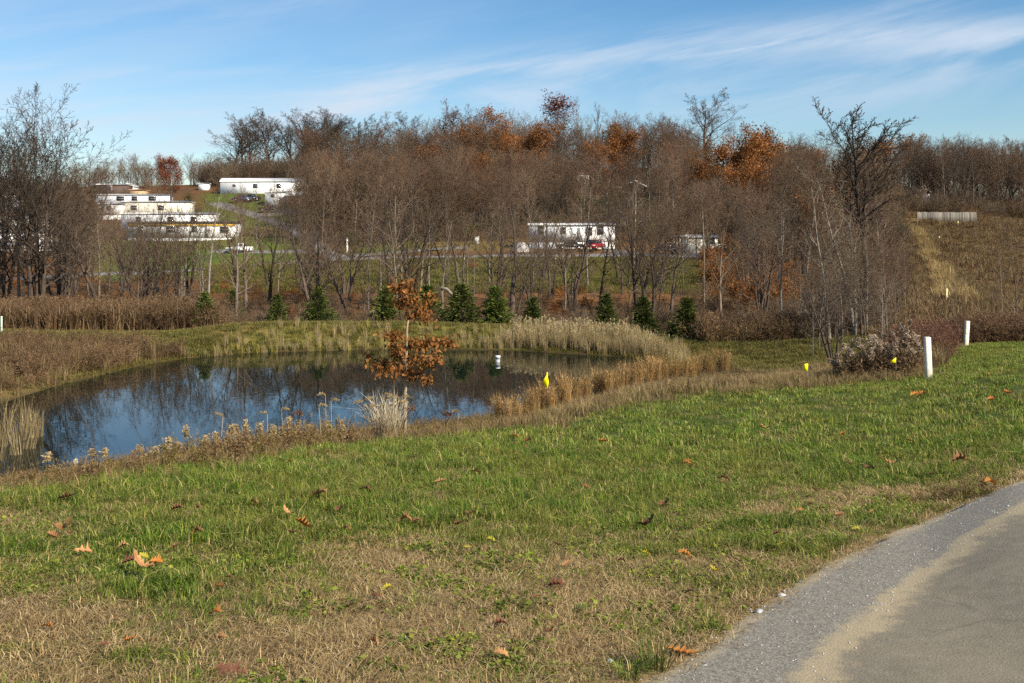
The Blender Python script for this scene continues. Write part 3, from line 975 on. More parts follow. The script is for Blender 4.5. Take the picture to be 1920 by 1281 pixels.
def blades(n, rad, h, wd, lean, rg, hvar=.4, curl=.5, flat=False):
    """n tapering bent blades -> V, tris, tint"""
    a = rg.random(n) * 6.283; r = rad * np.sqrt(rg.random(n))
    bx, by = r * np.cos(a), r * np.sin(a)
    hh = h * (1 - hvar + 2 * hvar * rg.random(n))
    da = a + rg.normal(0, 1.2, n)
    ln = np.abs(rg.normal(0, lean, n)) + .05
    dirx, diry = np.cos(da), np.sin(da)
    px, py = -diry, dirx
    ww = wd * (.6 + .8 * rg.random(n))
    V = np.zeros((n, 5, 3))
    if flat:
        mz = .008 + .018 * rg.random(n); tz = .004 + .022 * rg.random(n)
        mx, tx = hh * .5, hh
    else:
        mz = hh * .58; tz = hh * (1 - curl * .35 * ln)
        mx, tx = hh * ln * .35, hh * ln * (1 + curl * .3)
    V[:, 0] = np.column_stack([bx - px * ww, by - py * ww, np.full(n, -.01)])
    V[:, 1] = np.column_stack([bx + px * ww, by + py * ww, np.full(n, -.01)])
    V[:, 2] = np.column_stack([bx + dirx * mx - px * ww * .8, by + diry * mx - py * ww * .8, mz])
    V[:, 3] = np.column_stack([bx + dirx * mx + px * ww * .8, by + diry * mx + py * ww * .8, mz])
    V[:, 4] = np.column_stack([bx + dirx * tx, by + diry * tx, tz])
    b = np.arange(n)[:, None] * 5
    T = np.concatenate([b + [0, 1, 3], b + [0, 3, 2], b + [2, 3, 4]])
    tint = np.repeat(rg.random(n), 5)
    return V.reshape(-1, 3), T, tint


def join_geo(parts):
    V, T, t, k = [], [], [], 0
    for v, f, c in parts:
        if len(v) == 0:
            continue
        V.append(v); T.append(np.asarray(f) + k); t.append(c); k += len(v)
    return np.concatenate(V), np.concatenate(T), np.concatenate(t)


def quads_to_tris(Q):
    return np.concatenate([Q[:, [0, 1, 2]], Q[:, [0, 2, 3]]])


def slivers(C_, n, spread, size, rg, dirs=None, asp=.25, up=0.0):
    """n small pointed leaf-like faces around points C_ -> V, tris, tint"""
    k = rg.integers(0, len(C_), n)
    c = C_[k] + rg.normal(0, spread, (n, 3))
    d = rg.normal(0, 1, (n, 3)) if dirs is None else dirs[k] + rg.normal(0, .35, (n, 3))
    d[:, 2] += up
    d /= np.linalg.norm(d, axis=1, keepdims=True) + 1e-9
    s = rg.normal(0, 1, (n, 3)); s = np.cross(d, s); s /= np.linalg.norm(s, axis=1, keepdims=True) + 1e-9
    L_ = size * (.6 + .8 * rg.random(n))[:, None]
    V = np.stack([c, c + d * L_ * .5 + s * L_ * asp, c + d * L_, c + d * L_ * .5 - s * L_ * asp], 1)
    b = np.arange(n)[:, None] * 4
    T = np.concatenate([b + [0, 1, 2], b + [0, 2, 3]])
    return V.reshape(-1, 3), T, np.repeat(rg.random(n), 4)


# ------------------------------------------------------------------ tree builder
def unit(v):
    return v / (math.sqrt(v[0] ** 2 + v[1] ** 2 + v[2] ** 2) + 1e-9)


def grow(seed, h, r0, cfg):
    """returns polylines [(points, radii, level)]"""
    rd = random.Random(seed)
    out = []
    nseg = cfg['nseg']; ang = cfg['ang']; ratio = cfg['ratio']; kids = cfg['kids']; start = cfg['start']
    trop = cfg['trop']; jit = cfg['jit']; wind = np.array(cfg.get('wind', (0, 0, 0)), float)
    maxl = len(kids)
    rmin = cfg.get('rmin', .010)

    def branch(p, d, Ln, r, lv):
        ns = nseg[lv]
        pts = [p]; rad = [r]
        n_k = kids[lv] if lv < maxl else 0
        marks = sorted(start[lv] + (1 - start[lv]) * (i + rd.random()) / n_k for i in range(n_k)) if n_k else []
        mi = 0
        azi = rd.random() * 6.28
        for i in range(ns):
            d = d + np.array([rd.gauss(0, jit[lv]), rd.gauss(0, jit[lv]), rd.gauss(0, jit[lv]) + trop[lv]]) + wind * (lv > 0)
            d = unit(d)
            q = p + d * (Ln / ns)
            f1 = (i + 1) / ns
            rr = max(r * (1 - f1 * cfg['taper'][lv]), rmin * .6)
            while mi < len(marks) and marks[mi] <= f1:
                f = marks[mi]; mi += 1
                t = (f - i / ns) * ns
                o = p + (q - p) * t
                azi += 2.4 + rd.gauss(0, .5)
                sx_ = unit(np.cross(d, np.array([.31, .77, .55])))
                sy_ = np.cross(d, sx_)
                an = math.radians(ang[lv] + rd.gauss(0, 9)) * (1.15 - .35 * f)
                nd = unit(d * math.cos(an) + (sx_ * math.cos(azi) + sy_ * math.sin(azi)) * math.sin(an))
                shape = cfg['shape'](f) if lv == 0 else (1.0 - .55 * f)
                cl = (h if lv == 0 else Ln) * ratio[lv] * shape * (.75 + .5 * rd.random())
                rf = r * (1 - f * cfg['taper'][lv])
                cr = max(min(rf * cfg['rr'][lv] * (.8 + .4 * rd.random()), rf * .9), rmin)
                branch(o, nd, cl, cr, lv + 1)
            p = q
            pts.append(p); rad.append(rr)
        out.append((np.array(pts), np.array(rad), lv))

    for st in cfg.get('stems', [(0, 0, 0, 0, 1.0)]):
        ox, oy, lx, ly, s = st
        branch(np.array([ox, oy, -.25]), unit(np.array([lx, ly, 1.0])), (h + .25) * s, r0 * (.6 + .4 * s), 0)
    return out


def tree_meshes(name, polys, m_trunk, m_twig, split=2, sides0=7):
    Vt, Qt, k = [], [], 0
    A, B, ra, rb = [], [], [], []
    tips = []
    for P, Rr, lv in polys:
        if lv < split:
            V, Q, _ = tube_geo(P, Rr, sides0 if lv == 0 else 5, False)
            Vt.append(V); Qt.append(Q + k); k += len(V)
        else:
            A.append(P[:-1]); B.append(P[1:]); ra.append(Rr[:-1]); rb.append(Rr[1:])
        if lv >= split:
            tips.append(P[1:])
    trunk = mesh(name + '_trunk', np.concatenate(Vt), np.concatenate(Qt), m_trunk, True)
    V, Q = seg_prisms(np.concatenate(A), np.concatenate(B), np.concatenate(ra), np.concatenate(rb))
    crown = mesh(name + '_crown', V, Q, m_twig)
    return trunk, crown, np.concatenate(tips)


ASC = dict(nseg=[12, 6, 4, 2, 1], ang=[42, 38, 40, 45], ratio=[.38, .48, .5, .6], kids=[19, 7, 5, 2], start=[.22, .2, .15, .1],
           trop=[.0, .10, .07, .03, 0], jit=[.035, .08, .11, .14, .1], taper=[.92, .8, .7, .6, .5], rr=[.50, .55, .55, .6],
           shape=lambda f: .45 + .75 * math.sin(min(1, (f - .12) * 1.1) * math.pi) ** .8 if f > .12 else .4, rmin=.017)
SPREAD = dict(nseg=[7, 9, 6, 3, 2], ang=[50, 42, 44, 50], ratio=[.56, .46, .50, .55], kids=[14, 10, 7, 4], start=[.34, .2, .12, .1],
              trop=[.0, .07, .05, .03, 0], jit=[.05, .13, .15, .17, .15], taper=[.75, .8, .75, .6, .5], rr=[.62, .5, .5, .6],
              shape=lambda f: 1.0 - .35 * f, rmin=.022)
COLUMN = dict(nseg=[12, 5, 3, 2, 1], ang=[24, 30, 36, 42], ratio=[.40, .36, .45, .5], kids=[16, 7, 5, 3], start=[.35, .2, .1, .1],
              trop=[.0, .07, .05, .03, 0], jit=[.02, .05, .08, .12, .1], taper=[.9, .8, .7, .6, .5], rr=[.45, .5, .55, .6],
              shape=lambda f: 1.0 - .5 * f, rmin=.020)
POLE = dict(nseg=[12, 6, 4, 2, 1], ang=[55, 42, 42, 45], ratio=[.26, .45, .5, .5], kids=[13, 7, 5, 3], start=[.5, .2, .1, .1],
            trop=[.0, .05, .04, .02, 0], jit=[.03, .11, .14, .15, .1], taper=[.85, .8, .7, .6, .5], rr=[.42, .5, .55, .6],
            shape=lambda f: 1.1 - .5 * f, rmin=.018)
WIND = dict(SPREAD, kids=[20, 10, 6, 4], ang=[40, 34, 36, 40], ratio=[.42, .42, .45, .5], start=[.5, .2, .1, .1], wind=(.055, 0, .01), nseg=[9, 8, 6, 3, 2], rmin=.026)
THIN = dict(nseg=[9, 4, 3, 1], ang=[45, 42, 42], ratio=[.34, .5, .5], kids=[14, 6, 4], start=[.15, .15, .1], trop=[0, .09, .06, .02],
            jit=[.04, .1, .12, .1], taper=[.9, .8, .7, .5], rr=[.45, .55, .6], shape=lambda f: .9 - .4 * f, rmin=.010)

T = {}


def make_tree(key, name, seed, h, r0, cfg, mt, mw, leaf=None, nleaf=0, lsize=.3, lspread=.35, frac=1.0):
    polys = grow(seed, h, r0, cfg)
    tr, cr, tips = tree_meshes(name, polys, M[mt], M[mw])
    hh = max(p[:, 2].max() for p, _, _ in polys)
    lm = None
    if leaf:
        rg = np.random.default_rng(seed)
        tp = tips
        if frac < 1:
            # leaves cling to some limbs only
            f = fbm(tp[:, 0] + tp[:, 2] * .7, tp[:, 1] + tp[:, 2] * .5, 2.2, 2, seed)
            tp = tp[f >= np.quantile(f, 1 - frac)]
        V, F_, tt = slivers(tp, nleaf, lspread, lsize, rg, None, .36)
        lm = mesh(name + '_leaves', V, F_, M[leaf], False, tt)
    T.setdefault(key, []).append((name, tr, cr, lm, hh))


for s in range(5):
    make_tree('asc', 'bare_tree', 100 + s, 14, .21, ASC, ['bark_grey', 'bark_dark', 'bark_dark', 'bark_dark', 'bark_grey'][s], ['twig_brown', 'twig_brown', 'twig_grey', 'twig_red', 'twig_brown'][s])
make_tree('asc', 'bare_tree', 131, 13, .16, dict(ASC, stems=[(0, 0, .03, 0, 1), (.25, .1, .16, .05, .85), (-.2, .1, -.17, .05, .8)], kids=[12, 6, 5, 3]), 'bark_dark', 'twig_brown')
OPEN = dict(ASC, kids=[14, 5, 4, 2], ang=[46, 40, 42, 45], ratio=[.36, .5, .5, .6], rr=[.50, .58, .55, .6], rmin=.013, jit=[.05, .11, .13, .15, .1], start=[.26, .2, .15, .1])
for s in range(6):
    make_tree('open', 'bare_tree', 160 + s, 14, .25, dict(OPEN, stems=[(0, 0, .02, 0, 1)] if s < 4 else [(0, 0, .05, 0, 1), (.3, .1, .17, .05, .9), (-.25, .1, -.16, .05, .8)]), ['bark_dark', 'bark_grey', 'bark_dark', 'bark_grey', 'bark_dark', 'bark_dark'][s], ['twig_dark', 'twig_brown', 'twig_grey', 'twig_brown', 'twig_brown', 'twig_dark'][s])
for s in range(3):
    make_tree('spread', 'bare_oak', 200 + s, 17, .34, SPREAD, 'bark_dark', ['twig_dark', 'twig_brown', 'twig_dark'][s])
for s in range(2):
    make_tree('column', 'slender_tree', 300 + s, 18, .2, COLUMN, 'bark_grey', 'twig_grey')
for s in range(3):
    make_tree('pole', 'bare_tree', 400 + s, 16, .17, POLE, ['bark_pale', 'bark_grey', 'bark_pale'][s], ['twig_grey', 'twig_brown', 'twig_brown'][s])
make_tree('wind', 'windswept_tree', 501, 18, .32, WIND, 'bark_dark', 'twig_dark')
make_tree('pale', 'pale_tree', 511, 15, .20, dict(POLE, kids=[12, 8, 5, 3], ang=[48, 44, 44, 45], ratio=[.30, .45, .5, .5], start=[.42, .2, .1, .1], jit=[.05, .14, .15, .15, .1], stems=[(0, 0, .05, 0, 1)]), 'bark_pale', 'twig_grey')
make_tree('pale', 'pale_tree', 517, 15, .19, dict(POLE, kids=[11, 8, 5, 3], ang=[50, 44, 44, 45], ratio=[.30, .45, .5, .5], start=[.4, .2, .1, .1], jit=[.05, .14, .15, .15, .1], stems=[(0, 0, -.03, 0, 1), (.2, 0, .12, 0, .7)]), 'bark_pale', 'twig_grey')
for s in range(2):
    make_tree('thin', 'sapling', 600 + s, 7, .055, THIN, ['bark_grey', 'bark_pale'][s], 'twig_grey')
for s in range(2):
    make_tree('orange', 'orange_oak', 700 + s, 15, .24, SPREAD | dict(kids=[11, 8, 5, 3]), 'bark_dark', 'twig_brown', 'leaf_orange', 7500, .36, .75, 1.0)
make_tree('rust', 'rusty_tree', 711, 14, .2, ASC, 'bark_grey', 'twig_brown', 'leaf_orange', 2600, .30, .45, .6)
make_tree('redtop', 'red_topped_tree', 721, 17, .22, dict(COLUMN, kids=[20, 8, 5, 3], ang=[30, 34, 38, 42], ratio=[.50, .4, .45, .5]), 'bark_dark', 'twig_grey', 'leaf_red', 1900, .34, .5, .6)
make_tree('redoak', 'red_oak', 725, 17, .32, SPREAD, 'bark_dark', 'twig_grey', 'leaf_red', 1500, .36, .3, .4)
make_tree('maple', 'red_maple', 731, 12, .2, dict(ASC, ratio=[.40, .48, .5, .55]), 'bark_dark', 'twig_red', 'leaf_red', 6500, .26, .4, 1.0)
make_tree('giant', 'large_bare_tree', 747, 21, .34, dict(ASC, kids=[18, 8, 5, 3], ang=[44, 38, 40, 45], ratio=[.34, .46, .5, .6], start=[.18, .2, .15, .1], trop=[.0, .05, .05, .03, 0], rmin=.02, stems=[(0, 0, .02, 0, 1), (.5, .1, .12, .03, .9), (-.5, .2, -.12, 0, .86), (.2, .5, .04, .1, .8)]), 'bark_dark', 'twig_dark')
make_tree('big', 'large_bare_tree', 741, 21, .30, dict(SPREAD, kids=[15, 9, 6, 4], ang=[40, 40, 42, 50], ratio=[.42, .42, .45, .5], start=[.22, .2, .15, .1], nseg=[11, 8, 5, 3, 1]), 'bark_dark', 'twig_dark')


def place_tree(key, which, u, D, h, label, group=None, rz=None, wx=1.0, cat='tree', base=None):
    name, tr, cr, lm, hh = T[key][which % len(T[key])]
    D = float(dm(D))
    xx = X(u, D)
    root = empty(name, (xx, D, Hs(xx, D) if base is None else base), R.random() * 6.28 if rz is None else rz)
    s = h / hh
    root.scale = (s * wx, s * wx, s)
    tag(root, label, cat, group)
    add('trunk', tr, root)
    add('crown', cr, root)
    if lm is not None:
        add('leaves', lm, root)
    return root


def top_h(u, D, ytop):
    D = float(dm(D))
    return Zp(D, ytop) - Hs(X(u, D), D)


# skyline trees, each one with its own outline against the sky
SKY = [
    ('spread', 0, 455, 262, 205, 'bare spreading tree at the left end of the hilltop row, above the white mobile home'),
    ('spread', 1, 505, 258, 195, 'tall bare tree with fanning limbs, second in the hilltop row'),
    ('spread', 2, 580, 262, 196, 'broad bare oak with heavy forked limbs, third in the hilltop row'),
    ('spread', 0, 635, 264, 200, 'dark bare oak with crooked limbs, fourth in the hilltop row'),
    ('spread', 1, 690, 266, 208, 'bare oak with a rounded crown, fifth in the hilltop row'),
    ('asc', 0, 545, 270, 225, 'thin bare tree behind the broad oak of the hilltop row'),
    ('asc', 3, 725, 262, 226, 'reddish bare tree ending the hilltop row of oaks'),
    ('spread', 2, 785, 262, 203, 'lone open bare oak standing in a dip of the skyline'),
    ('redoak', 0, 850, 262, 189, 'flat-topped oak with a few red leaves on the skyline'),
    ('rust', 0, 915, 264, 198, 'skyline tree with rusty orange leaves beside the flat-topped oak'),
    ('asc', 1, 885, 268, 212, 'bare twiggy tree between the flat-topped oak and the rusty tree'),
    ('asc', 2, 965, 266, 204, 'grey bare tree right of the rusty skyline tree'),
    ('redtop', 0, 1044, 260, 175, 'tall vase-shaped tree with a dome of red leaves on the skyline'),
    ('column', 0, 1082, 264, 178, 'slender pale bare tree next to the red-domed tree'),
    ('column', 1, 1122, 266, 188, 'narrow bare tree, second beyond the red-domed tree'),
    ('asc', 4, 1170, 266, 198, 'upright bare tree, third beyond the red-domed tree'),
    ('rust', 0, 1155, 240, 232, 'tree with a patch of orange leaves below the skyline right of the red-domed tree'),
    ('asc', 5, 1215, 268, 206, 'many-stemmed bare tree left of the tallest right-hand skyline oak'),
    ('asc', 0, 1255, 268, 210, 'bushy bare tree close to the left of the tallest right-hand skyline oak'),
    ('spread', 0, 1322, 264, 168, 'bare rounded oak standing highest on the right part of the skyline'),
    ('asc', 1, 1375, 270, 228, 'small bare tree at the right shoulder of the rounded skyline oak'),
    ('asc', 2, 1440, 272, 240, 'low bare tree behind the orange-leaved oaks on the skyline'),
    ('asc', 3, 1495, 272, 246, 'bare tree in the low saddle of the skyline right of the orange oaks'),
    ('asc', 4, 1545, 270, 232, 'grey bare tree on the skyline just left of the windswept tree'),
    ('orange', 1, 1350, 212, 256, 'orange-leaved oak between the left and the tallest of the three orange oaks'),
    ('asc', 2, 1415, 240, 246, 'bare tree just behind the orange-leaved oaks'),
    ('orange', 0, 1414, 210, 240, 'orange-leaved oak between the tallest and the right one of the orange oaks'),
    ('orange', 0, 1318, 200, 266, 'left of the three orange-leaved oaks on the hillside'),
    ('orange', 1, 1388, 206, 236, 'tallest of the three orange-leaved oaks on the hillside'),
    ('orange', 0, 1440, 200, 250, 'right of the three orange-leaved oaks on the hillside'),
    ('orange', 1, 1415, 172, 318, 'low orange-brown oak below the three orange-leaved oaks'),
    ('orange', 0, 930, 236, 225, 'orange-brown leafy tree on the upper wood left of the red-domed tree'),
    ('orange', 1, 1160, 232, 235, 'orange-brown leafy tree on the upper wood right of the red-domed tree'),
    ('rust', 0, 1365, 190, 310, 'thin rusty-leaved tree in front of the orange-leaved oaks'),
    ('maple', 0, 322, 215, 290, 'dark red leafy maple among the mobile homes'),
    ('asc', 1, 395, 245, 283, 'small bare tree left of the highest white mobile home'),
    ('rust', 0, 1705, 262, 252, 'tree with orange leaves at the skyline right of the windswept tree'),
]
for i, (k, wq, u_, D_, yt, lab) in enumerate(SKY):
    place_tree(k, wq, u_, D_, top_h(u_, D_, yt), lab, rz=i * 1.3, wx={'spread': 1.45, 'redoak': 1.35, 'asc': 1.2, 'orange': 1.25, 'maple': 1.25, 'redtop': 1.7}.get(k, 1.0))

# trees that stand out in front
FRONT = [
    ('giant', 0, 5, 101, 180, 'second huge bare tree close to the left edge behind the huge dark tree', .8),
    ('giant', 0, 72, 95, 156, 'huge dark bare tree towering on the far left above the brown brush', 1.0),
    ('pole', 0, 38, 97, 235, 'grey-trunked bare tree just left of the huge dark tree', 1.0),
    ('open', 0, 8, 98, 195, 'tall bare tree cut by the left edge of the photo', 1.1),
    ('open', 5, 110, 100, 300, 'bushy bare tree just right of the huge dark tree', 1.2),
    ('open', 2, 185, 96, 330, 'bare tree in front of the brown trailer on the left', 1.1),
    ('open', 1, 300, 97, 318, 'dark bare tree in front of the yellow-trimmed mobile home', 1.1),
    ('open', 5, 352, 99, 352, 'forked bare tree near the right end of the yellow-trimmed mobile home', 1.0),
    ('thin', 1, 375, 88, 470, 'pale thin sapling above the leftmost spruce', 1.0),
    ('open', 3, 460, 95, 345, 'clump of dark bare stems behind the second spruce', 1.3),
    ('open', 0, 505, 98, 340, 'bare tree left of the pale lane junction', 1.2),
    ('open', 4, 590, 96, 352, 'bare tree in front of the pale lane junction', 1.2),
    ('open', 2, 655, 100, 340, 'bare tree right of the pale lane junction', 1.1),
    ('open', 1, 735, 97, 315, 'thick dark bare tree behind the orange oak sapling', 1.3),
    ('open', 5, 770, 99, 330, 'many-stemmed bare tree right behind the orange oak sapling', 1.1),
    ('pole', 2, 828, 93, 395, 'pale slim trunk beside the broken branch', .9),
    ('open', 2, 958, 93, 312, 'large grey bare tree with upswept branches left of the white mobile home', 1.5),
    ('open', 3, 862, 98, 345, 'reddish bare tree between the broken branch and the large grey tree', 1.2),
    ('open', 4, 1075, 97, 350, 'bare tree in front of the left half of the white mobile home', 1.1),
    ('open', 0, 1125, 99, 345, 'bare tree in front of the right half of the white mobile home', 1.0),
    ('open', 5, 1195, 97, 335, 'bushy bare tree just right of the white mobile home', 1.2),
    ('open', 1, 1230, 98, 355, 'dark-trunked bare tree left of the pale cabin', 1.0),
    ('pole', 1, 1320, 95, 330, 'bare tree in front of the pale cabin', 1.1),
    ('pole', 0, 1466, 78, 330, 'straight pale trunk standing left of the twin pale trunks', 1.0),
    ('pole', 2, 1506, 76, 325, 'straight pale trunk, nearest to the left of the crooked pale trees', 1.0),
    ('pale', 0, 1556, 62, 318, 'crooked pale bare tree with angular limbs', 1.0),
    ('pale', 1, 1600, 64, 300, 'pale bare tree with a forked trunk beside the windswept tree', 1.0),
    ('wind', 0, 1622, 78, 186, 'tall windswept bare tree leaning right above the skyline', 1.35),
    ('open', 5, 1562, 35, 470, 'dark multi-stemmed small tree behind the tall dry weeds', 1.1),
    ('thin', 0, 1622, 38, 470, 'thin dark bare sapling right of the multi-stemmed small tree', 1.1),
    ('thin', 1, 1655, 46, 500, 'grey arching sapling behind the reddish brush', 1.3),
    ('pole', 1, 1880, 62, 440, 'thin dark dead-looking tree on the meadow at the right', .7),
    ('thin', 0, 1905, 70, 380, 'thin bare tree at the right edge of the meadow', 1.0),
]
for i, (k, wq, u_, D_, yt, lab, wx) in enumerate(FRONT):
    place_tree(k, wq, u_, D_, top_h(u_, D_, yt), lab, rz=(0.0 if k == 'wind' else 0.7 + i * 2.1), wx=wx)

# homes: keep the sight of them partly open (rectangles in plan-angle and distance)
HOMES_CLEAR = [(1240, 1372, 92), (1110, 1158, 92), (530, 590, 180), (225, 445, 150), (405, 590, 210), (985, 1158, 125), (1262, 1350, 128), (495, 590, 198)]
SPRUCE_MARKS = [(382, 'the leftmost spruce'), (440, 'the half-hidden second spruce'), (521, 'the low round spruce'), (595, 'the broad dense spruce'), (722, 'the spruce behind the oak sapling'), (806, 'the narrow spruce by the oak sapling'), (868, 'the widest tall spruce'), (931, 'the tall slim spruce'), (1000, 'the small rounded spruce'), (1138, 'the spruce behind the reed stand'), (1207, 'the spruce at the end of the reeds'), (1286, 'the rightmost spruce'), (1400, 'the rust-leaved brush'), (1466, 'the straight pale trunk')]
LEFT_MARKS = [(66, 'the huge dark tree'), (205, 'the dark brown trailer'), (270, 'the cream mobile home'), (340, 'the yellow-banded home'), (425, 'the parked white car')]
HILL_MARKS = [(580, 'the broad skyline oak'), (690, 'the fifth hilltop oak'), (785, 'the lone skyline oak'), (850, 'the flat-topped oak'), (915, 'the rusty skyline tree'), (1044, 'the red-domed tree'), (1095, 'the white and tan house'), (1190, 'the red house'), (1322, 'the highest right-hand oak')]
MID_MARKS = [(600, 'the lane junction'), (665, 'the dark green bush'), (815, 'the picnic table'), (894, 'the utility box'), (977, 'the tarp-covered heap'), (1072, 'the white mobile home'), (1115, 'the red car'), (1250, 'the dark car'), (1318, 'the pale cabin'), (1355, 'the flatbed trailer')]
RIGHT_MARKS = [(1388, 'the tallest orange oak'), (1440, 'the right orange oak'), (1466, 'the straight pale trunk'), (1556, 'the crooked pale tree'), (1622, 'the windswept tree'), (1655, 'the grey arching sapling'), (1700, 'the orange skyline tree'), (1736, 'the small white gable'), (1775, 'the board fence'), (1832, 'the right fence end'), (1880, 'the dead-looking meadow tree'), (1905, 'the tree at the photo edge')]
KIND_WORD = {'open': 'open-crowned bare', 'asc': 'bushy bare', 'pole': 'clear-trunked bare', 'thin': 'thin bare', 'column': 'narrow bare', 'spread': 'spreading bare', 'rust': 'rusty-leaved'}


def side_of(u_, um):
    return 'in line with' if abs(u_ - um) < 10 else ('just left of' if -28 < u_ - um < 0 else 'well left of' if u_ < um else 'just right of' if u_ - um < 28 else 'well right of')


n_of = {}
USED = set()


def zone(n, ulo, uhi, dlo, dhi, ytlo, ythi, kinds, label, group, wx=(.9, 1.25), sparse=None, seed=0, hmin=5):
    rd = random.Random(seed)
    cnt = 0; tries = 0
    pts = []
    marks = {1: LEFT_MARKS, 11: LEFT_MARKS, 12: LEFT_MARKS, 2: SPRUCE_MARKS, 3: SPRUCE_MARKS, 4: MID_MARKS, 6: MID_MARKS, 5: HILL_MARKS, 7: HILL_MARKS, 16: HILL_MARKS, 17: MID_MARKS, 18: LEFT_MARKS + MID_MARKS[:1]}.get(seed, RIGHT_MARKS)
    short = {1: 'below the trailers', 2: 'in the trunk row', 3: 'in the trunk row', 4: 'up the slope', 5: 'high in the wood', 6: 'in the wood', 7: 'high in the wood', 8: 'on the slope', 9: 'on the hill', 10: 'on the hilltop', 11: 'on the left hillside', 12: 'on the low skyline', 13: 'behind the highest mobile home', 14: 'at the meadow edge', 15: 'on the meadow', 24: 'in the near thicket', 16: 'behind the hilltop row', 17: 'beside the lane', 18: 'left of the lane'}[seed]
    while cnt < n and tries < n * 40:
        tries += 1
        D_ = rd.uniform(dlo, dhi)
        u_ = rd.uniform(ulo, uhi)
        # keep out of buildings and roads
        bad = False
        for a_, b_, c_ in ((225, 450, 166), (220, 400, 180), (180, 360, 196), (170, 320, 213), (170, 270, 231), (-20, 110, 151), (405, 595, 226), (490, 640, 203), (980, 1160, 141), (1255, 1370, 143), (1145, 1220, 210), (1080, 1135, 229)):
            if a_ - 8 < u_ < b_ + 8 and abs(D_ - c_) < 6.5: bad = True
        for a_, b_, c_ in HOMES_CLEAR:
            if a_ < u_ < b_ and c_ < D_ < c_ + 45 and rd.random() < .8: bad = True
        xx = X(u_, D_)
        if any((xx - q[0]) ** 2 + (D_ - q[1]) ** 2 < 2.2 for q in pts): bad = True
        if abs(D_ - 133.5) < 3.2 and u_ > 540: bad = True
        if u_ < 560 and abs(D_ - 126) < 3: bad = True
        if bad: continue
        pts.append((xx, D_))
        k = rd.choice(kinds)
        h = top_h(u_, D_, rd.uniform(ytlo, ythi))
        h = max(h, hmin)
        um, mk = min(marks, key=lambda q: abs(q[0] - u_))
        side = 'in line with' if abs(u_ - um) < 10 else ('just left of' if -28 < u_ - um < 0 else 'well left of' if u_ < um else 'just right of' if u_ - um < 28 else 'well right of')
        fr = (D_ - dlo) / (dhi - dlo)
        size = ('front' if fr < .34 else 'middle' if fr < .67 else 'rear')
        own = '%s tree %s %s, %s row' % (KIND_WORD[k], side, mk, size)
        if len(own.replace('-', ' ').split()) + len(short.split()) <= 15:
            own += ' ' + short
        if own in USED:
            alt = '%s tree %s %s, %s' % (KIND_WORD[k], side, mk, short)
            if alt not in USED and len(alt.replace('-', ' ').split()) <= 16: own = alt
        if own in USED:
            alt = ('tall ' if h > 11 else 'low ') + own
            if len(alt.replace('-', ' ').split()) <= 16: own = alt
        USED.add(own)
        place_tree(k, rd.randrange(6), u_, D_, h, own, group, rd.random() * 6.28, rd.uniform(*wx))
        cnt += 1


A = 'asc'
O = 'open'
zone(26, 120, 430, 90, 118, 345, 440, [O, O, 'thin', 'pole'], 'slim bare tree among the trunks on the slope below the yellow-trimmed mobile home', 'bare trees below the trailers', seed=1)
zone(28, 430, 860, 90, 114, 335, 430, [O, O, 'pole', 'thin', O], 'slim bare tree in the row of trunks behind the left spruces', 'bare trees behind the left spruces', seed=2)
zone(34, 860, 1450, 90, 116, 330, 430, [O, 'pole', O, 'thin', O], 'slim bare tree in the row of trunks behind the right spruces', 'bare trees behind the right spruces', seed=3)
zone(14, 560, 985, 146, 180, 300, 350, [A], 'bare brown tree in the wood up the slope behind the picnic table', 'bare trees behind the picnic table', seed=4, wx=(1.1, 1.4))
zone(32, 600, 1000, 185, 250, 255, 320, [A, 'pole', A, 'column', 'rust', O], 'bare brown tree high in the dense wood on the middle of the hill', 'bare trees on the middle of the hill', seed=5, wx=(1.1, 1.5))
zone(22, 985, 1290, 152, 200, 290, 345, [O, A, 'pole', 'pole'], 'bare brown tree in the wood directly behind the white mobile home', 'bare trees behind the white mobile home', seed=6, wx=(1.1, 1.4))
zone(30, 860, 1320, 205, 258, 222, 285, [A, 'rust', 'column', 'pole', O], 'bare brown tree high in the wood around the red house', 'bare trees around the red house', seed=7, wx=(1.1, 1.5))
zone(22, 1300, 1570, 105, 200, 290, 370, [O, A, 'pole', 'rust'], 'bare tree on the slope below the orange-leaved oaks', 'trees below the orange oaks', seed=8, wx=(1.1, 1.4))
zone(16, 1440, 1660, 200, 265, 262, 300, [A, A, 'rust'], 'brown tree on the hill behind the crooked pale trees', 'trees behind the crooked pale trees', seed=9, wx=(1.1, 1.5))
zone(28, 1690, 1960, 236, 285, 244, 268, ['pole', O, 'spread', O, 'column'], 'dark bare tree in the row on the hilltop behind the wooden fence', 'bare trees behind the fence', seed=10, wx=(1.0, 1.3))
zone(14, -60, 200, 130, 250, 300, 360, [O], 'brown bare tree behind the huge dark tree on the left', 'bare trees on the left hillside', seed=11, wx=(1.1, 1.5))
zone(9, 430, 760, 254, 274, 203, 228, ['spread'], 'bare spreading oak in the second rank behind the hilltop row', 'bare oaks behind the hilltop row', seed=16, wx=(1.2, 1.5))
zone(12, 560, 640, 150, 200, 320, 370, [A], 'bare tree between the lane and the brick house', 'bare trees beside the lane', seed=17)
zone(10, 430, 560, 150, 190, 330, 380, [A, 'thin'], 'bare tree beside the pale lane', 'bare trees beside the lane', seed=18)
zone(14, 150, 420, 236, 290, 285, 315, [A, 'column'], 'small bare tree on the low skyline behind the mobile homes', 'bare trees on the low left skyline', seed=12)
zone(6, 420, 600, 228, 250, 300, 330, [A], 'bare tree close behind the highest white mobile home', 'bare trees behind the highest mobile home', seed=13)
zone(26, 1490, 1690, 48, 78, 400, 520, ['thin', 'thin', A], 'small bare tree of the thicket around the crooked pale trees', 'small trees round the crooked pale trees', seed=24, hmin=2)
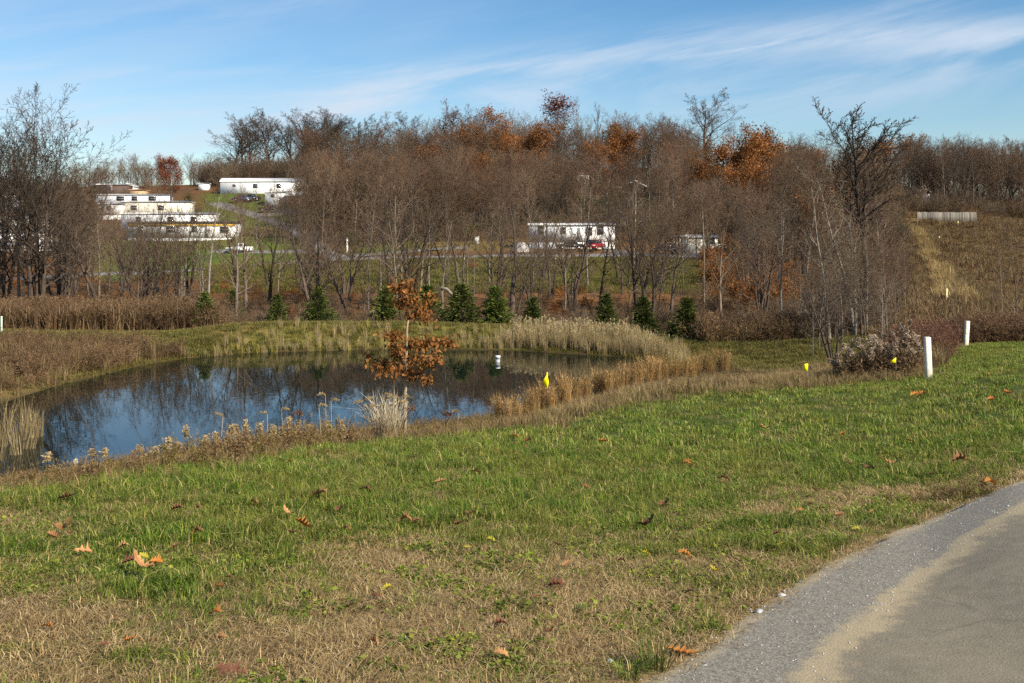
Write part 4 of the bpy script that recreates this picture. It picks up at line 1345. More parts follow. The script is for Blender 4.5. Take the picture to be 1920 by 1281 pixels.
zone(10, 1600, 1700, 66, 130, 420, 500, ['thin', A], 'low bare tree in the scrub at the edge of the brown meadow', 'low trees by the meadow', seed=14)
zone(8, 1760, 1960, 60, 150, 480, 540, ['thin'], 'thin leafless sapling scattered on the brown meadow', 'saplings on the meadow', seed=15, hmin=2)

# the rest of the wood, past what can be told apart: whole trees of the same kinds
def whole(i, name, tr, cr):
    vs, fs, k, mi = [], [], 0, []
    for n_m, m_ in enumerate((tr, cr)):
        co = np.zeros(len(m_.vertices) * 3, np.float32); m_.vertices.foreach_get('co', co)
        fi = np.zeros(len(m_.loops), np.int32); m_.loops.foreach_get('vertex_index', fi)
        vs.append(co.reshape(-1, 3)); fs.append(fi.reshape(-1, 4) + k); k += len(m_.vertices)
        mi.append(np.full(len(m_.polygons), n_m))
    me_ = mesh('wood_tree', np.concatenate(vs), np.concatenate(fs), [tr.materials[0], cr.materials[0]], False, None, np.concatenate(mi))
    return bpy.data.objects.new('wood_tree_%d' % i, me_)


WOOD = [whole(i, *T['asc'][i][:3]) for i in range(6)]
WOOD_SPEC = [(110, 570, 1010, 185, 262, 264, 325), (70, 560, 820, 246, 272, 226, 268), (130, 780, 1310, 232, 268, 212, 256), (130, 985, 1310, 165, 255, 250, 325), (14, 100, 220, 104, 150, 300, 400), (26, 440, 620, 232, 262, 280, 325), (110, 1290, 1470, 125, 205, 330, 380), (110, 1440, 1660, 125, 265, 250, 350), (80, 1650, 2000, 240, 296, 240, 305), (90, 560, 1000, 150, 185, 270, 330), (60, 140, 420, 235, 290, 292, 325), (40, -80, 200, 175, 260, 300, 370)]
wp, ws, wk = [], [], []
for n_, a_, b_, c_, d_, y0_, y1_ in WOOD_SPEC:
    for _ in range(n_):
        D_ = R.uniform(c_, d_); u_ = R.uniform(a_, b_)
        if any(q0 - 14 < u_ < q1 + 14 and -40 < q2 - D_ < 8 + 3 and (q2 - D_) > -7 for q0, q1, q2 in ((980, 1160, 141), (1255, 1370, 143), (1150, 1215, 210), (1080, 1125, 229), (170, 450, 196), (405, 640, 226))) or (D_ < 229 and ((1140 < u_ < 1225 and D_ > 170) or (1075 < u_ < 1135 and D_ > 175))):
            continue
        h_ = top_h(u_, D_, R.uniform(y0_, y1_))
        if h_ < 3: continue
        D_ = float(dm(D_))
        xx = X(u_, D_)
        wp.append((xx, D_, Hs(xx, D_))); ws.append(min(h_, 19)); wk.append(R.randrange(6))
WOOD_PTS, WOOD_PID = np.array(wp), np.array(wk)
WOOD_SC = np.array(ws) / np.array([T['asc'][i][4] for i in wk])

# ------------------------------------------------------------------ spruces behind the far bank
def spruce_mesh(seed, fat=1.0):
    rg = np.random.default_rng(seed)
    h = 3.0
    cs, ds = [], []
    tw = ([], [], [])
    z = .12
    while z < h - .12:
        f = z / h
        rmax = .95 * fat * (1 - f) ** .85 * (.85 + .3 * rg.random()) + .05
        nb_ = int(7 + 5 * (1 - f))
        a0 = rg.random() * 6.28
        for b in range(nb_):
            an = a0 + b * 6.283 / nb_ + rg.normal(0, .2)
            L_ = rmax * (.7 + .45 * rg.random())
            d = np.array([math.cos(an), math.sin(an), .12 + .5 * f + rg.normal(0, .08)])
            m = max(3, int(L_ * 12))
            t = np.linspace(.15, 1, m)[:, None]
            P = np.array([0, 0, z]) + d * L_ * t + np.array([0, 0, -.10 * L_]) * t ** 2
            cs.append(P); ds.append(np.repeat(d[None], m, 0))
            tw[0].append(np.array([0, 0, z])); tw[1].append(P[-1]); tw[2].append(.012)
        z += .085 + .05 * rg.random()
    for k in range(8):
        cs.append(np.array([[0, 0, h - .3 + .04 * k]])); ds.append(np.array([[0, 0, 1.0]]))
    Cc, Dd = np.concatenate(cs), np.concatenate(ds)
    nn = 5200
    V, F_, t = slivers(Cc, nn, .03, .17, rg, Dd, .17, -.05)
    # darker older needles inside, fresh ones at the tips: by branch position
    foliage = mesh('spruce_foliage', V, F_, M['spruce'], False, t)
    Va, Qa = seg_prisms(tw[0], tw[1], np.array(tw[2]), np.array(tw[2]) * .4)
    Vt, Qt, _ = tube_geo(np.array([[0, 0, -.2], [0, 0, 1.4], [0, 0, h - .1]]), np.array([.07, .05, .012]), 6, False)
    trunk = mesh('spruce_trunk', np.concatenate([Vt, Va]), np.concatenate([Qt, Qa + len(Vt)]), M['bark_dark'])
    return foliage, trunk


SP = [spruce_mesh(21, .75), spruce_mesh(22, 1.0), spruce_mesh(23, .85), spruce_mesh(24, .9), spruce_mesh(25, 1.1), spruce_mesh(26, .8)]
SPR = [  # u, y base, y top, D, proto, width, label
    (382, 612, 548, 82, 1, .85, 'leftmost dark spruce, at the dip where the far bank begins'),
    (440, 600, 545, 92, 1, .8, 'dark spruce half hidden in brush, second from the left end'),
    (521, 604, 552, 84, 1, 1.0, 'low round dark green spruce behind the crest of the bank'),
    (595, 603, 540, 84, 1, 1.0, 'broad dense spruce right of the low round one'),
    (722, 606, 538, 85, 1, .95, 'spruce partly hidden behind the top of the orange oak sapling'),
    (806, 608, 535, 88, 0, 1.0, 'narrow spruce just right of the orange oak sapling'),
    (868, 611, 532, 85, 1, 1.0, 'widest tall spruce beside the broken branch'),
    (931, 613, 538, 85, 0, 1.15, 'tall slim spruce between the widest spruce and the big grey tree'),
    (1000, 616, 556, 85, 2, .9, 'small rounded spruce right of the big grey tree'),
    (1138, 622, 551, 83, 2, .9, 'pointed spruce behind the middle of the reed stand'),
    (1207, 628, 556, 80, 2, .95, 'pointed spruce behind the right end of the reed stand'),
    (1286, 636, 559, 72, 2, 1.0, 'rightmost pointed spruce, beyond the end of the reeds'),
]
for n_s, (u_, yb, yt, D_, k, wx, lab) in enumerate(SPR):
    k = (k + 3 * (n_s % 2)) % 6
    wx *= R.uniform(.85, 1.2)
    D_ = float(dm(D_))
    xx = X(u_, D_)
    zb = Hs(xx, D_) - .05
    h = Zp(D_, yt) - zb
    rt = tag(empty('spruce_tree', (xx, D_, zb), R.random() * 6), lab, 'spruce', 'young spruces along the far bank')
    wd_ = (yb - yt) / F * D_ / 3.0 * wx * 1.5
    rt.scale = (wd_ * 1.05, wd_ * 1.05, h / 3.0)
    rt.rotation_euler = (R.gauss(0, .035), R.gauss(0, .035), rt.rotation_euler[2])
    add('crown', SP[k][0], rt); add('trunk', SP[k][1], rt)

# ------------------------------------------------------------------ brush, reeds and weeds
def shrub_mesh(seed, h, m, nleaf=260, stems=9, lsize=.10, rmin=.008):
    cfg = dict(nseg=[5, 4, 2, 1], ang=[34, 36, 38], ratio=[.42, .5, .5], kids=[6, 4, 3], start=[.15, .15, .1], trop=[.02, .06, .04, 0],
               jit=[.12, .14, .16, .1], taper=[.85, .7, .6, .5], rr=[.55, .6, .6], shape=lambda f: 1 - .4 * f, rmin=rmin)
    rd = random.Random(seed)
    cfg['stems'] = [(rd.gauss(0, .3), rd.gauss(0, .3), rd.gauss(0, .35), rd.gauss(0, .35), rd.uniform(.55, 1)) for _ in range(stems)]
    P = grow(seed, h, .016, cfg)
    A_ = np.concatenate([p[:-1] for p, r, l in P]); B_ = np.concatenate([p[1:] for p, r, l in P])
    ra = np.concatenate([r[:-1] for p, r, l in P]); rb = np.concatenate([r[1:] for p, r, l in P])
    V, Q = seg_prisms(A_, B_, ra, rb)
    rg = np.random.default_rng(seed)
    t0 = np.repeat(rg.random(len(A_)), 6)
    parts = [(V, quads_to_tris(Q), t0)]
    if nleaf:
        parts.append(slivers(B_[B_[:, 2] > .15], nleaf, .05, lsize, rg, None, .3))
    V, F_, t = join_geo(parts)
    return mesh('shrub', V, F_, m, False, t)


def shrubs(nm, n, h, m, **k):
    return [proto('%s_%d' % (nm, i), shrub_mesh(900 + i + (sum(map(ord, nm)) % 100) * 7, h, m, **k)) for i in range(n)]


SH_BROWN = shrubs('brown_shrub', 3, 1.8, M['brush_brown'], nleaf=240, lsize=.085, stems=13)
SH_RED = shrubs('red_shrub', 2, 1.8, M['brush_red'], nleaf=200, lsize=.07)
SH_BARE = shrubs('bare_shrub', 3, 2.6, M['twig_grey'], nleaf=0, rmin=.010)
SH_GREEN = shrubs('green_shrub', 2, 1.6, M['brush_green'], nleaf=520, lsize=.14)
SH_RUST = shrubs('rust_shrub', 2, 2.2, M['leaf_orange'], nleaf=480, lsize=.18)


def region(n, ulo, uhi, dlo, dhi, dens=None, rg=rng):
    """random ground points inside an angular band; dens(x, y) -> keep probability"""
    D_ = np.sqrt(rg.random(n) * (dhi ** 2 - dlo ** 2) + dlo ** 2)
    D_ = dm(D_)
    u_ = rg.random(n) * (uhi - ulo) + ulo
    xx = (u_ - U0) / F * D_
    if dens is not None:
        k = rg.random(n) < dens(xx, D_)
        xx, D_ = xx[k], D_[k]
    return xx, D_


def on_ground(xx, yy, dz=-.02):
    return np.column_stack([xx, yy, H(xx, yy) + dz])


def off_pond(m=.3):
    return lambda a_, b_: (poly_sd(a_, b_, POND) < -m) * 1.0


scatter('hill_woods', WOOD_PTS, WOOD, 'dense bare brown wood filling the hill between the single trees', 'woods', WOOD_SC, pid=WOOD_PID, tilt=rng.normal(0, .03, (len(WOOD_PTS), 2)))
# brown brush band behind the left strip of lawn
xx, yy = region(520, -80, 400, 82, 92)
scatter('brown_undergrowth', on_ground(xx, yy), SH_BROWN, 'thick rusty brown brush under the left trees behind the strip of green lawn', 'undergrowth', .75 + .5 * rng.random(len(xx)))
xx, yy = region(380, 400, 1560, 84, 96)
scatter('bank_undergrowth', on_ground(xx, yy), SH_BROWN + SH_BARE, 'brown and grey brush between and behind the spruces', 'undergrowth', .25 + .45 * rng.random(len(xx)))
xx, yy = region(1300, -60, 1500, 92, 122, lambda a_, b_: np.where(od(b_) > 107, np.where(U_of(a_, b_) > 430, .03, .4), .75))
scatter('slope_undergrowth', on_ground(xx, yy), SH_BARE + SH_BROWN + SH_RUST[:1], 'bare twiggy thicket covering the slope below the park road', 'undergrowth', .2 + .42 * rng.random(len(xx)))
xx, yy = region(2600, 560, 1700, 146, 275, lambda a_, b_: np.where((U_of(a_, b_) < 1000) & (od(b_) < 152) | (U_of(a_, b_) < 650) & (od(b_) < 206), 0, np.where((abs(b_ - 142) < 9) & (U_of(a_, b_) > 980), 0, .9)))
scatter('hill_undergrowth', on_ground(xx, yy), SH_BARE + SH_BROWN + SH_GREEN[:1], 'dense brown thicket filling the wood on the hill', 'undergrowth', .9 + 1.0 * rng.random(len(xx)))
xx, yy = region(160, 1000, 1240, 168, 206)
scatter('green_thicket', on_ground(xx, yy), SH_GREEN, 'olive green thicket on the slope below the red house', 'undergrowth', .7 + .7 * rng.random(len(xx)))
xx, yy = region(260, 1330, 1480, 96, 150)
scatter('rusty_undergrowth', on_ground(xx, yy), SH_RUST + SH_BROWN, 'rust-leaved brush on the slope left of the pale trunks', 'undergrowth', .6 + .7 * rng.random(len(xx)))
xx, yy = region(500, -60, 560, 140, 285, lambda a_, b_: np.where((b_ > 158) & (U_of(a_, b_) > 120), .25, .9) * np.where((U_of(a_, b_) > 180) & (b_ < 168), 0, 1))
scatter('trailer_undergrowth', on_ground(xx, yy), SH_BARE + SH_BROWN, 'scattered bare bushes among the mobile homes', 'undergrowth', .6 + .8 * rng.random(len(xx)))
xx, yy = region(1200, 1540, 1790, 70, 215, lambda a_, b_: 1 - sstep(U_of(a_, b_) + 140 * (fbm(a_, b_, 9, 3, 121) - .5), 1590, 1690))
scatter('scrub', on_ground(xx, yy), SH_BARE + SH_BROWN + SH_RED[:1], 'brown scrub at the left edge of the meadow', 'undergrowth', .6 + .7 * rng.random(len(xx)))
xx, yy = region(420, 1640, 1980, 226, 300)
scatter('fence_undergrowth', on_ground(xx, yy), SH_BARE + SH_BROWN, 'brown thicket under the trees behind the wooden fence', 'undergrowth', 1.1 + 1.4 * rng.random(len(xx)))


# grasses
def tuft_proto(nm, i, m, n, rad, h, wd, lean, **k):
    rg = np.random.default_rng(1000 + i * 13 + sum(map(ord, nm)))
    V, F_, t = blades(n, rad, h, wd, lean, rg, **k)
    return proto('%s_%d' % (nm, i), mesh(nm, V, F_, m, False, t))


G_NEAR = [tuft_proto('lawn_tuft', i, M['grass_green'], 34, .10, [.075, .095, .06, .085][i % 4], .0026, .75) for i in range(6)]
G_SHORT = [tuft_proto('short_tuft', i, M['grass_green'], 34, .11, .045, .0026, 1.1) for i in range(4)]
G_MID = [tuft_proto('mid_tuft', i, M['grass_green'], 44, .19, .068, .0045, .85) for i in range(4)]
G_STRAW = [tuft_proto('straw_tuft', i, M['straw'], 44, .13, [.085, .11, .07, .022][i % 4], .0017, 1.0, flat=(i % 4 != 3), hvar=.6) for i in range(6)]
G_OLIVE = [tuft_proto('olive_tuft', i, M['grass_olive'], 40, .35, .20, .010, .7) for i in range(4)]
G_TAN = [tuft_proto('tan_tuft', i, M['tan_grass'], 40, .14, .30, .0045, .6) for i in range(4)]
G_TALLTAN = [tuft_proto('tall_tan_tuft', i, M['tan_grass'], 40, .3, 1.0, .012, .35) for i in range(4)]
G_BROWN = [tuft_proto('brown_tuft', i, M['brush_brown'], 44, .35, 1.1, .014, .4) for i in range(3)]
G_GOLD = [tuft_proto('gold_tuft', i, M['gold_grass'], 50, .4, .9, .018, .4) for i in range(3)]
G_MEADOW = [tuft_proto('meadow_tuft', i, M['weed_brown'] if i % 3 else M['tan_grass'], 46, .7, .8, .022, .5) for i in range(4)]


def keep(xx, yy, p):
    k = rng.random(len(xx)) < p
    return xx[k], yy[k]


# near lawn
xx, yy = region(21000, -120, 2050, 3.2, 12)
dq = dryness(xx, yy); le_ = lawn_edge(xx, yy); rs_ = road_sd(xx, yy)
k = (rs_ > .22 - .30 * fbm(xx, yy, .25, 3, 145)) & (le_ > -.4) & (rng.random(len(xx)) > .9 * soilness(xx, yy)) & (rng.random(len(xx)) < (1 - .93 * dq ** 1.2))
pn = on_ground(xx[k], yy[k], -.004)
big = (fbm(xx[k], yy[k], .9, 3, 101) > .47) | (yy[k] > 8)
sc1 = .62 + .5 * rng.random(k.sum())
sc1 *= (1 - .45 * dq[k]) * (.7 + .6 * fbm(xx[k], yy[k], .5, 3, 131))
scatter('lawn_grass', pn[big], G_NEAR, 'green lawn grass in front of the pond', 'grass', sc1[big], tilt=rng.normal(0, .12, (big.sum(), 2)))
scatter('short_grass', pn[~big], G_SHORT, 'short worn green grass near the road', 'grass', sc1[~big], tilt=rng.normal(0, .12, ((~big).sum(), 2)))
# straw on the worn patches
xx, yy = region(19000, -120, 2050, 3.2, 11)
dq = dryness(xx, yy); rs_ = road_sd(xx, yy); soil_ = soilness(xx, yy)
k = (rs_ > .10 - .22 * fbm(xx, yy, .22, 3, 143)) & (lawn_edge(xx, yy) > 0) & (rng.random(len(xx)) < np.clip(dq ** 1.1 + .10 + .5 * sstep(fbm(xx, yy, .45, 4, 141), .48, .68), 0, 1) * (1 - .85 * soil_))
scatter('dead_grass', on_ground(xx[k], yy[k], 0), G_STRAW, 'matted dead straw-coloured grass on the worn patches of the lawn', 'grass', .65 + .6 * rng.random(k.sum()), tilt=rng.normal(0, .06, (k.sum(), 2)))
# low broad-leaved weeds in the turf
def clover_proto(i):
    rg_ = np.random.default_rng(2300 + i)
    c_ = np.column_stack([rg_.normal(0, .07, 30), rg_.normal(0, .07, 30), .012 + .03 * rg_.random(30)])
    V, F_, t = slivers(c_, 90, .006, .026, rg_, None, .42)
    V[:, 2] = np.abs(V[:, 2] - .02) * .6 + .012
    return proto('clover_%d' % i, mesh('clover', V, F_, M['clover'], False, t))


CLV = [clover_proto(i) for i in range(3)]
xx, yy = region(1500, -120, 1900, 3.3, 10, lambda a_, b_: sstep(fbm(a_, b_, .6, 3, 151), .5, .66) * (road_sd(a_, b_) > .1))
scatter('ground_weeds', on_ground(xx, yy, .002), CLV, 'low yellow-green clover and broad-leaved weeds in the lawn', 'weeds', .7 + .6 * rng.random(len(xx)))
# lawn farther off
xx, yy = region(58000, 500, 2700, 11.0, 49, lambda a_, b_: np.clip(1.15 - b_ / 60, .3, 1))
k = (lawn_edge(xx, yy) > -.5) & (road_sd(xx, yy) > .1)
scatter('far_lawn_grass', on_ground(xx[k], yy[k], -.01), G_MID, 'green lawn reaching back to the white posts', 'grass', .7 + .7 * rng.random(k.sum()), tilt=rng.normal(0, .12, (k.sum(), 2)))
xx, yy = region(5200, 500, 2050, 10.5, 40, lambda a_, b_: sstep(fbm(a_, b_, 1.3, 4, 161), .5, .66) * .9)
k = (lawn_edge(xx, yy) > 0) & (road_sd(xx, yy) > .2)
scatter('dry_lawn_patches', on_ground(xx[k], yy[k], 0), G_STRAW[1:4], 'straw-coloured dead tufts in the farther lawn', 'grass', 1.0 + .7 * rng.random(k.sum()), tilt=rng.normal(0, .12, (k.sum(), 2)))
# rank dry grass past the lawn's edge and down the slope
xx, yy = region(16000, -150, 1750, 7.8, 48)
le_ = lawn_edge(xx, yy)
k = (le_ < .5) & (le_ > -20) & (poly_sd(xx, yy, POND) < -.1) & (yy < np.interp(U_of(xx, yy), [0, 900, 1240, 1300, 1700], [25, 32, 43, 44, 37]))
scatter('rank_grass', on_ground(xx[k], yy[k], -.01), G_TAN + G_OLIVE[:1], 'unmown tan and olive grass along the near bank', 'grass', (.45 + .5 * rng.random(k.sum())) * np.interp(U_of(xx[k], yy[k]), [0, 350, 900, 1100], [.6, .62, .75, 1]))
# far bank and berm
xx, yy = region(17000, -60, 1640, 36, 86, lambda a_, b_: (poly_sd(a_, b_, POND) < -.2) * 1.0)
k = (lawn_edge(xx, yy) < -2) & ((yy > 44) | (U_of(xx, yy) < 420) | (U_of(xx, yy) > 1300))
scatter('bank_grass', on_ground(xx[k], yy[k], -.02), G_OLIVE, 'olive green grass on the far bank of the pond', 'grass', .55 + .5 * rng.random(k.sum()))
# brown meadow on the right hill, with a golden track of broomsedge
xx, yy = region(9000, 1570, 2000, 62, 235, lambda a_, b_: sstep(U_of(a_, b_), 1570, 1680) * (1 - sstep(b_, 188, 200) * (U_of(a_, b_) > 1690) * (U_of(a_, b_) < 1850) * (b_ < 209) * (b_ > 204)))
scatter('meadow_grass', on_ground(xx, yy, -.03), G_MEADOW, 'brown unmown meadow on the hill at the right', 'grass', .5 + .9 * sstep(fbm(xx, yy, 8, 3, 111), .35, .7) * rng.random(len(xx)))
PW = resample(PATHW, 300)
k = rng.integers(0, 300, 800)
xx = PW[k, 0] + rng.normal(0, .5, 800); yy = PW[k, 1] + rng.normal(0, 1.0, 800)
q = fbm(xx, yy, 4, 3, 91) > .46
xx, yy = xx[q], yy[q]
scatter('golden_grass', on_ground(xx, yy), G_GOLD, 'golden dry grass streak climbing the brown meadow', 'grass', .6 + .8 * rng.random(len(xx)))
xx, yy = region(1100, -80, 400, 81, 93)
scatter('brown_tall_grass', on_ground(xx, yy), G_BROWN, 'tall rusty brown grass in front of the left brush', 'grass', .8 + .7 * rng.random(len(xx)))
xx, yy = region(220, 380, 640, 246, 278)
scatter('crest_undergrowth', on_ground(xx, yy), SH_BARE, 'bare thicket under the hilltop oaks', 'undergrowth', 1.6 + 1.0 * rng.random(len(xx)))
# grass of the trailer park slope
xx, yy = region(5200, 380, 1400, 107, 131)
scatter('slope_grass', on_ground(xx, yy, -.03), G_OLIVE, 'green grass slope below the park road', 'grass', 1.0 + 1.0 * rng.random(len(xx)))


def reed_proto(i, m, n=34, h=2.0, heads=5):
    rg = np.random.default_rng(1500 + i)
    V, F_, t = blades(n, .32, h, .014, .22, rg, hvar=.3)
    return V, F_, t


def reed_obj(nm, i, m, **k):
    V, F_, t = reed_proto(i, m, **k)
    return proto('%s_%d' % (nm, i), mesh(nm, V, F_, m, False, t))


def cattail_proto(i):
    rg = np.random.default_rng(1600 + i)
    parts = [blades(20, .25, 1.9, .014, .2, rg, hvar=.3)]
    V0, Q0 = [], []
    for j in range(3):
        p = rg.normal(0, .18, 2); hh = 2.0 + .35 * rg.random(); l = rg.normal(0, .12, 2)
        tp = np.array([p[0] + l[0], p[1] + l[1], hh])
        V, Q = seg_prisms([[p[0], p[1], 0], tp - [0, 0, .02]], [tp, tp + [l[0] * .1, l[1] * .1, .2]], [.008, .03], [.006, .025], 5)
        parts.append((V, quads_to_tris(Q), np.full(len(V), .95)))
        parts.append(slivers(np.array([tp + [0, 0, .1]]), 26, .04, .07, rg, None, .3))
        parts[-1] = (parts[-1][0], parts[-1][1], np.full(len(parts[-1][0]), 1.0))
    V, F_, t = join_geo(parts)
    return proto('cattail_%d' % i, mesh('cattail', V, F_, M['reed'], False, t))


RD = [reed_obj('reed', i, M['reed']) for i in range(3)]
RDY = [reed_obj('yellow_reed', i, M['reed_yellow'], n=20, h=1.5) for i in range(2)]
CT = [cattail_proto(i) for i in range(3)]
# the dense stand at the right of the far shore
far = resample([_pp(u_, y_) for u_, y_ in ((948, 656), (1000, 658), (1100, 664), (1180, 670), (1246, 675))], 400)
k = rng.integers(0, 400, 620)
off = rng.random(620) * 3.2
xx, yy = far[k, 0] + rng.normal(0, .2, 620), far[k, 1] + off + .1
zb = np.maximum(H(xx, yy), WATER - .1) - .05
scatter('reeds', np.column_stack([xx, yy, zb]), RD + CT[:1], 'dense stand of tall tan cattail reeds on the far shore', 'reeds', (.33 + .18 * rng.random(620)) * np.interp(k, [0, 20, 120, 330, 400], [.7, .95, 1, 1, .72]))
# sparse fringe of the rest of the far shore
far = resample([_pp(u_, y_) for u_, y_ in ((395, 669), (470, 662), (600, 658), (750, 656), (945, 656))], 400)
k = rng.integers(0, 400, 300)
xx, yy = far[k, 0] + rng.normal(0, .3, 300), far[k, 1] + rng.random(300) ** 2 * 3.5
scatter('shore_reeds', np.column_stack([xx, yy, np.maximum(H(xx, yy), WATER - .1) - .05]), RD + RDY, 'thin fringe of dry reeds along the far shore', 'reeds', .16 + .28 * rng.random(300) ** 1.5)
xx, yy = region(150, 1240, 1290, 47, 62, lambda a_, b_: (poly_sd(a_, b_, POND) > -2.0) * (poly_sd(a_, b_, POND) < .2))
scatter('corner_reeds', np.column_stack([xx, yy, np.maximum(H(xx, yy), WATER - .1) - .05]), RD + RDY, 'short tan reeds round the right end of the pond', 'reeds', .22 + .24 * rng.random(len(xx)))
# reeds standing in the water at the left edge
yy = dm(np.array([21, 21.5, 22, 22.5, 23, 23.2, 24, 24, 24.5, 19.5, 20.3, 21.2]))
xx = X(np.array([-20, 5, 25, 45, 62, 72, 10, 50, 68, -5, 30, 55]), 1) * yy
scatter('water_reeds', np.column_stack([xx, yy, np.full(12, WATER - .05)]), RD, 'bent tan reeds standing in the water at the left edge', 'reeds', .40 + .16 * rng.random(12), tilt=rng.normal(0, .12, (12, 2)))
# brush on the left bank
xx, yy = region(300, -80, 345, 31, 62, lambda a_, b_: ((poly_sd(a_, b_, POND) < -.4) & (poly_sd(a_, b_, POND) > -8)) * 1.0)
scatter('bank_brush', on_ground(xx, yy), SH_BROWN, 'dark brown weeds crowding the left bank of the pond', 'undergrowth', (.30 + .38 * rng.random(len(xx))))
xx, yy = region(480, -80, 360, 31, 62, lambda a_, b_: ((poly_sd(a_, b_, POND) < -.1) & (poly_sd(a_, b_, POND) > -6)) * .8)
scatter('bank_tall_grass', on_ground(xx, yy), G_TALLTAN, 'tall tan grass mixed into the weeds of the left bank', 'grass', .4 + .45 * rng.random(len(xx)))
# tan weeds along the right part of the far bank and brush at the edge of the right lawn
xx, yy = region(330, 1310, 1545, 66, 74)
scatter('tan_weeds', on_ground(xx, yy), G_TALLTAN + SH_BROWN[:1], 'low pinkish tan weeds behind the bank right of the spruces', 'weeds', .55 + .4 * rng.random(len(xx)))
xx, yy = region(260, 1800, 2020, 47, 56)
scatter('lawn_end_brush', on_ground(xx, yy), SH_BROWN + SH_RED, 'dark brown brush at the end of the right lawn', 'undergrowth', .45 + .3 * rng.random(len(xx)))
xx, yy = region(170, 1690, 1762, 31, 42)
scatter('red_brush', on_ground(xx, yy), SH_RED, 'dark reddish brush between the two white posts', 'undergrowth', .42 + .35 * rng.random(len(xx)))
xx, yy = region(60, 1700, 1770, 26, 32)
scatter('pale_grass_tuft', on_ground(xx, yy), G_TALLTAN, 'pale yellowish grass at the foot of the reddish brush', 'grass', .35 + .3 * rng.random(len(xx)))


# weeds at the near shore
def stalk_geo(rg, h, plume=.2, leaf=.08, n_leaf=22, n_pl=70, lean=.12, droop=.0):
    l = rg.normal(0, lean, 2)
    ts = np.linspace(0, 1, 6)
    P = np.column_stack([l[0] * ts ** 1.6 * h, l[1] * ts ** 1.6 * h, ts * h])
    r = .0045 * (1 - .55 * ts)
    V, Q = seg_prisms(P[:-1], P[1:], r[:-1], r[1:], 3)
    stem = (V, quads_to_tris(Q), np.full(len(V), .4))
    lv = slivers(P[1:5], n_leaf, .012, leaf, rg, None, .13, .2)
    pts = P[-1] + (P[-1] - P[-2]) * np.linspace(-plume / .2 * 1.0, .15, 14)[:, None]
    pl = slivers(pts, n_pl, plume * .10, plume * .20, rg, None, .3, .5)
    pl = (pl[0], pl[1], .75 + .25 * pl[2])
    lv = (lv[0], lv[1], lv[2] * .75)
    return stem, lv, pl


def weed_proto(nm, i, m, k=4, h=.6, **kw):
    rg = np.random.default_rng(1700 + i + sum(map(ord, nm)))
    parts = []
    for j in range(k):
        o_ = np.append(rg.normal(0, .09, 2), 0)
        for v, f, t in stalk_geo(rg, h * (.65 + .6 * rg.random()), **kw):
            parts.append((v + o_, f, t))
    V, F_, t = join_geo(parts)
    return proto('%s_%d' % (nm, i), mesh(nm, V, F_, m, False, t))


WD = [weed_proto('weed', i, M['weed_mixed'], 4, .55, plume=.075, n_pl=46, leaf=.06) for i in range(4)] + [weed_proto('brown_weed', i, M['weed_brown'], 5, .5, plume=.06) for i in range(3)]
xx, yy = region(2300, -120, 1010, 8.3, 26)
le_ = lawn_edge(xx, yy)
k = (le_ < -.05) & (poly_sd(xx, yy, POND) < .25)
xx, yy = xx[k], yy[k]
hm = np.interp(U_of(xx, yy), [0, 250, 400, 620, 700, 1000], [.40, .42, .62, .68, .5, .42])
scatter('shore_weeds', on_ground(xx, yy), WD, 'brown and yellow-green weeds along the near shore', 'weeds', hm * (.6 + .6 * rng.random(len(xx))))
xx, yy = region(420, 950, 1420, 15.5, 46, lambda a_, b_: (lawn_edge(a_, b_) < -.6) * (poly_sd(a_, b_, POND) < -.1) * .9)
scatter('near_bank_weeds', on_ground(xx, yy), WD[4:] + G_TAN[:2], 'low dry weeds below the edge of the lawn right of the pond', 'weeds', .4 + .4 * rng.random(len(xx)))

# clumps of orange broomsedge on the near right bank
def broom_mesh(i):
    rg = np.random.default_rng(1800 + i)
    a_ = blades(120, .13, 1.15, .0048, .2, rg, hvar=.3)
    b_ = slivers(np.column_stack([rg.normal(0, .12, 60), rg.normal(0, .12, 60),   .55 + .5 * rg.random(60)]), 110, .03, .10, rg, None, .12, 1.6)
    V, F_, t = join_geo([a_, b_])
    return mesh('broomsedge', V, F_, M['orange_grass'], False, t)


BR = [broom_mesh(i) for i in range(4)]
rd = random.Random(5)
for i in range(46):
    u_ = 930 + 440 * (i + rd.random()) / 46
    D_ = np.interp(u_, [930, 1000, 1100, 1200, 1300, 1370], [28, 29, 32.5, 37, 40, 43]) * rd.uniform(.97, 1.03)
    xx_ = X(u_, D_)
    z_ = Hs(xx_, D_)
    s_ = rd.uniform(.7, 1.05) * (0.75 if u_ < 1000 else 1.0)
    o = add('broomsedge', BR[i % 4], None, (xx_, D_, z_ - .02), (rd.gauss(0, .05), rd.gauss(0, .05), rd.random() * 6), (s_, s_, s_))
    um, mk = min(SPRUCE_MARKS, key=lambda q: abs(q[0] - u_))
    tag(o, 'near-bank orange grass clump %s %s' % (side_of(u_, um), mk), 'grass clump', 'orange grass clumps on the near bank')

# ------------------------------------------------------------------ white straw clump beside the oak sapling
CD = float(dm(14.2))
cxx = X(724, CD)
root = tag(empty('straw_grass', (cxx, CD, Hs(cxx, CD))), 'clump of bleached white foxtail grass with nodding heads beside the oak sapling', 'grass clump')
rg = np.random.default_rng(55)
V, F_, t = blades(420, .20, .62, .0065, .36, rg, hvar=.6)
add('blade', mesh('blade', V, F_, M['white_straw'], False, t), root)['kind'] = 'stuff'
V, F_, t = blades(70, .26, .85, .008, .45, rg, hvar=.35, curl=1)
add('long_blade', mesh('long_blade', V, F_, M['white_straw'], False, t), root)['kind'] = 'stuff'


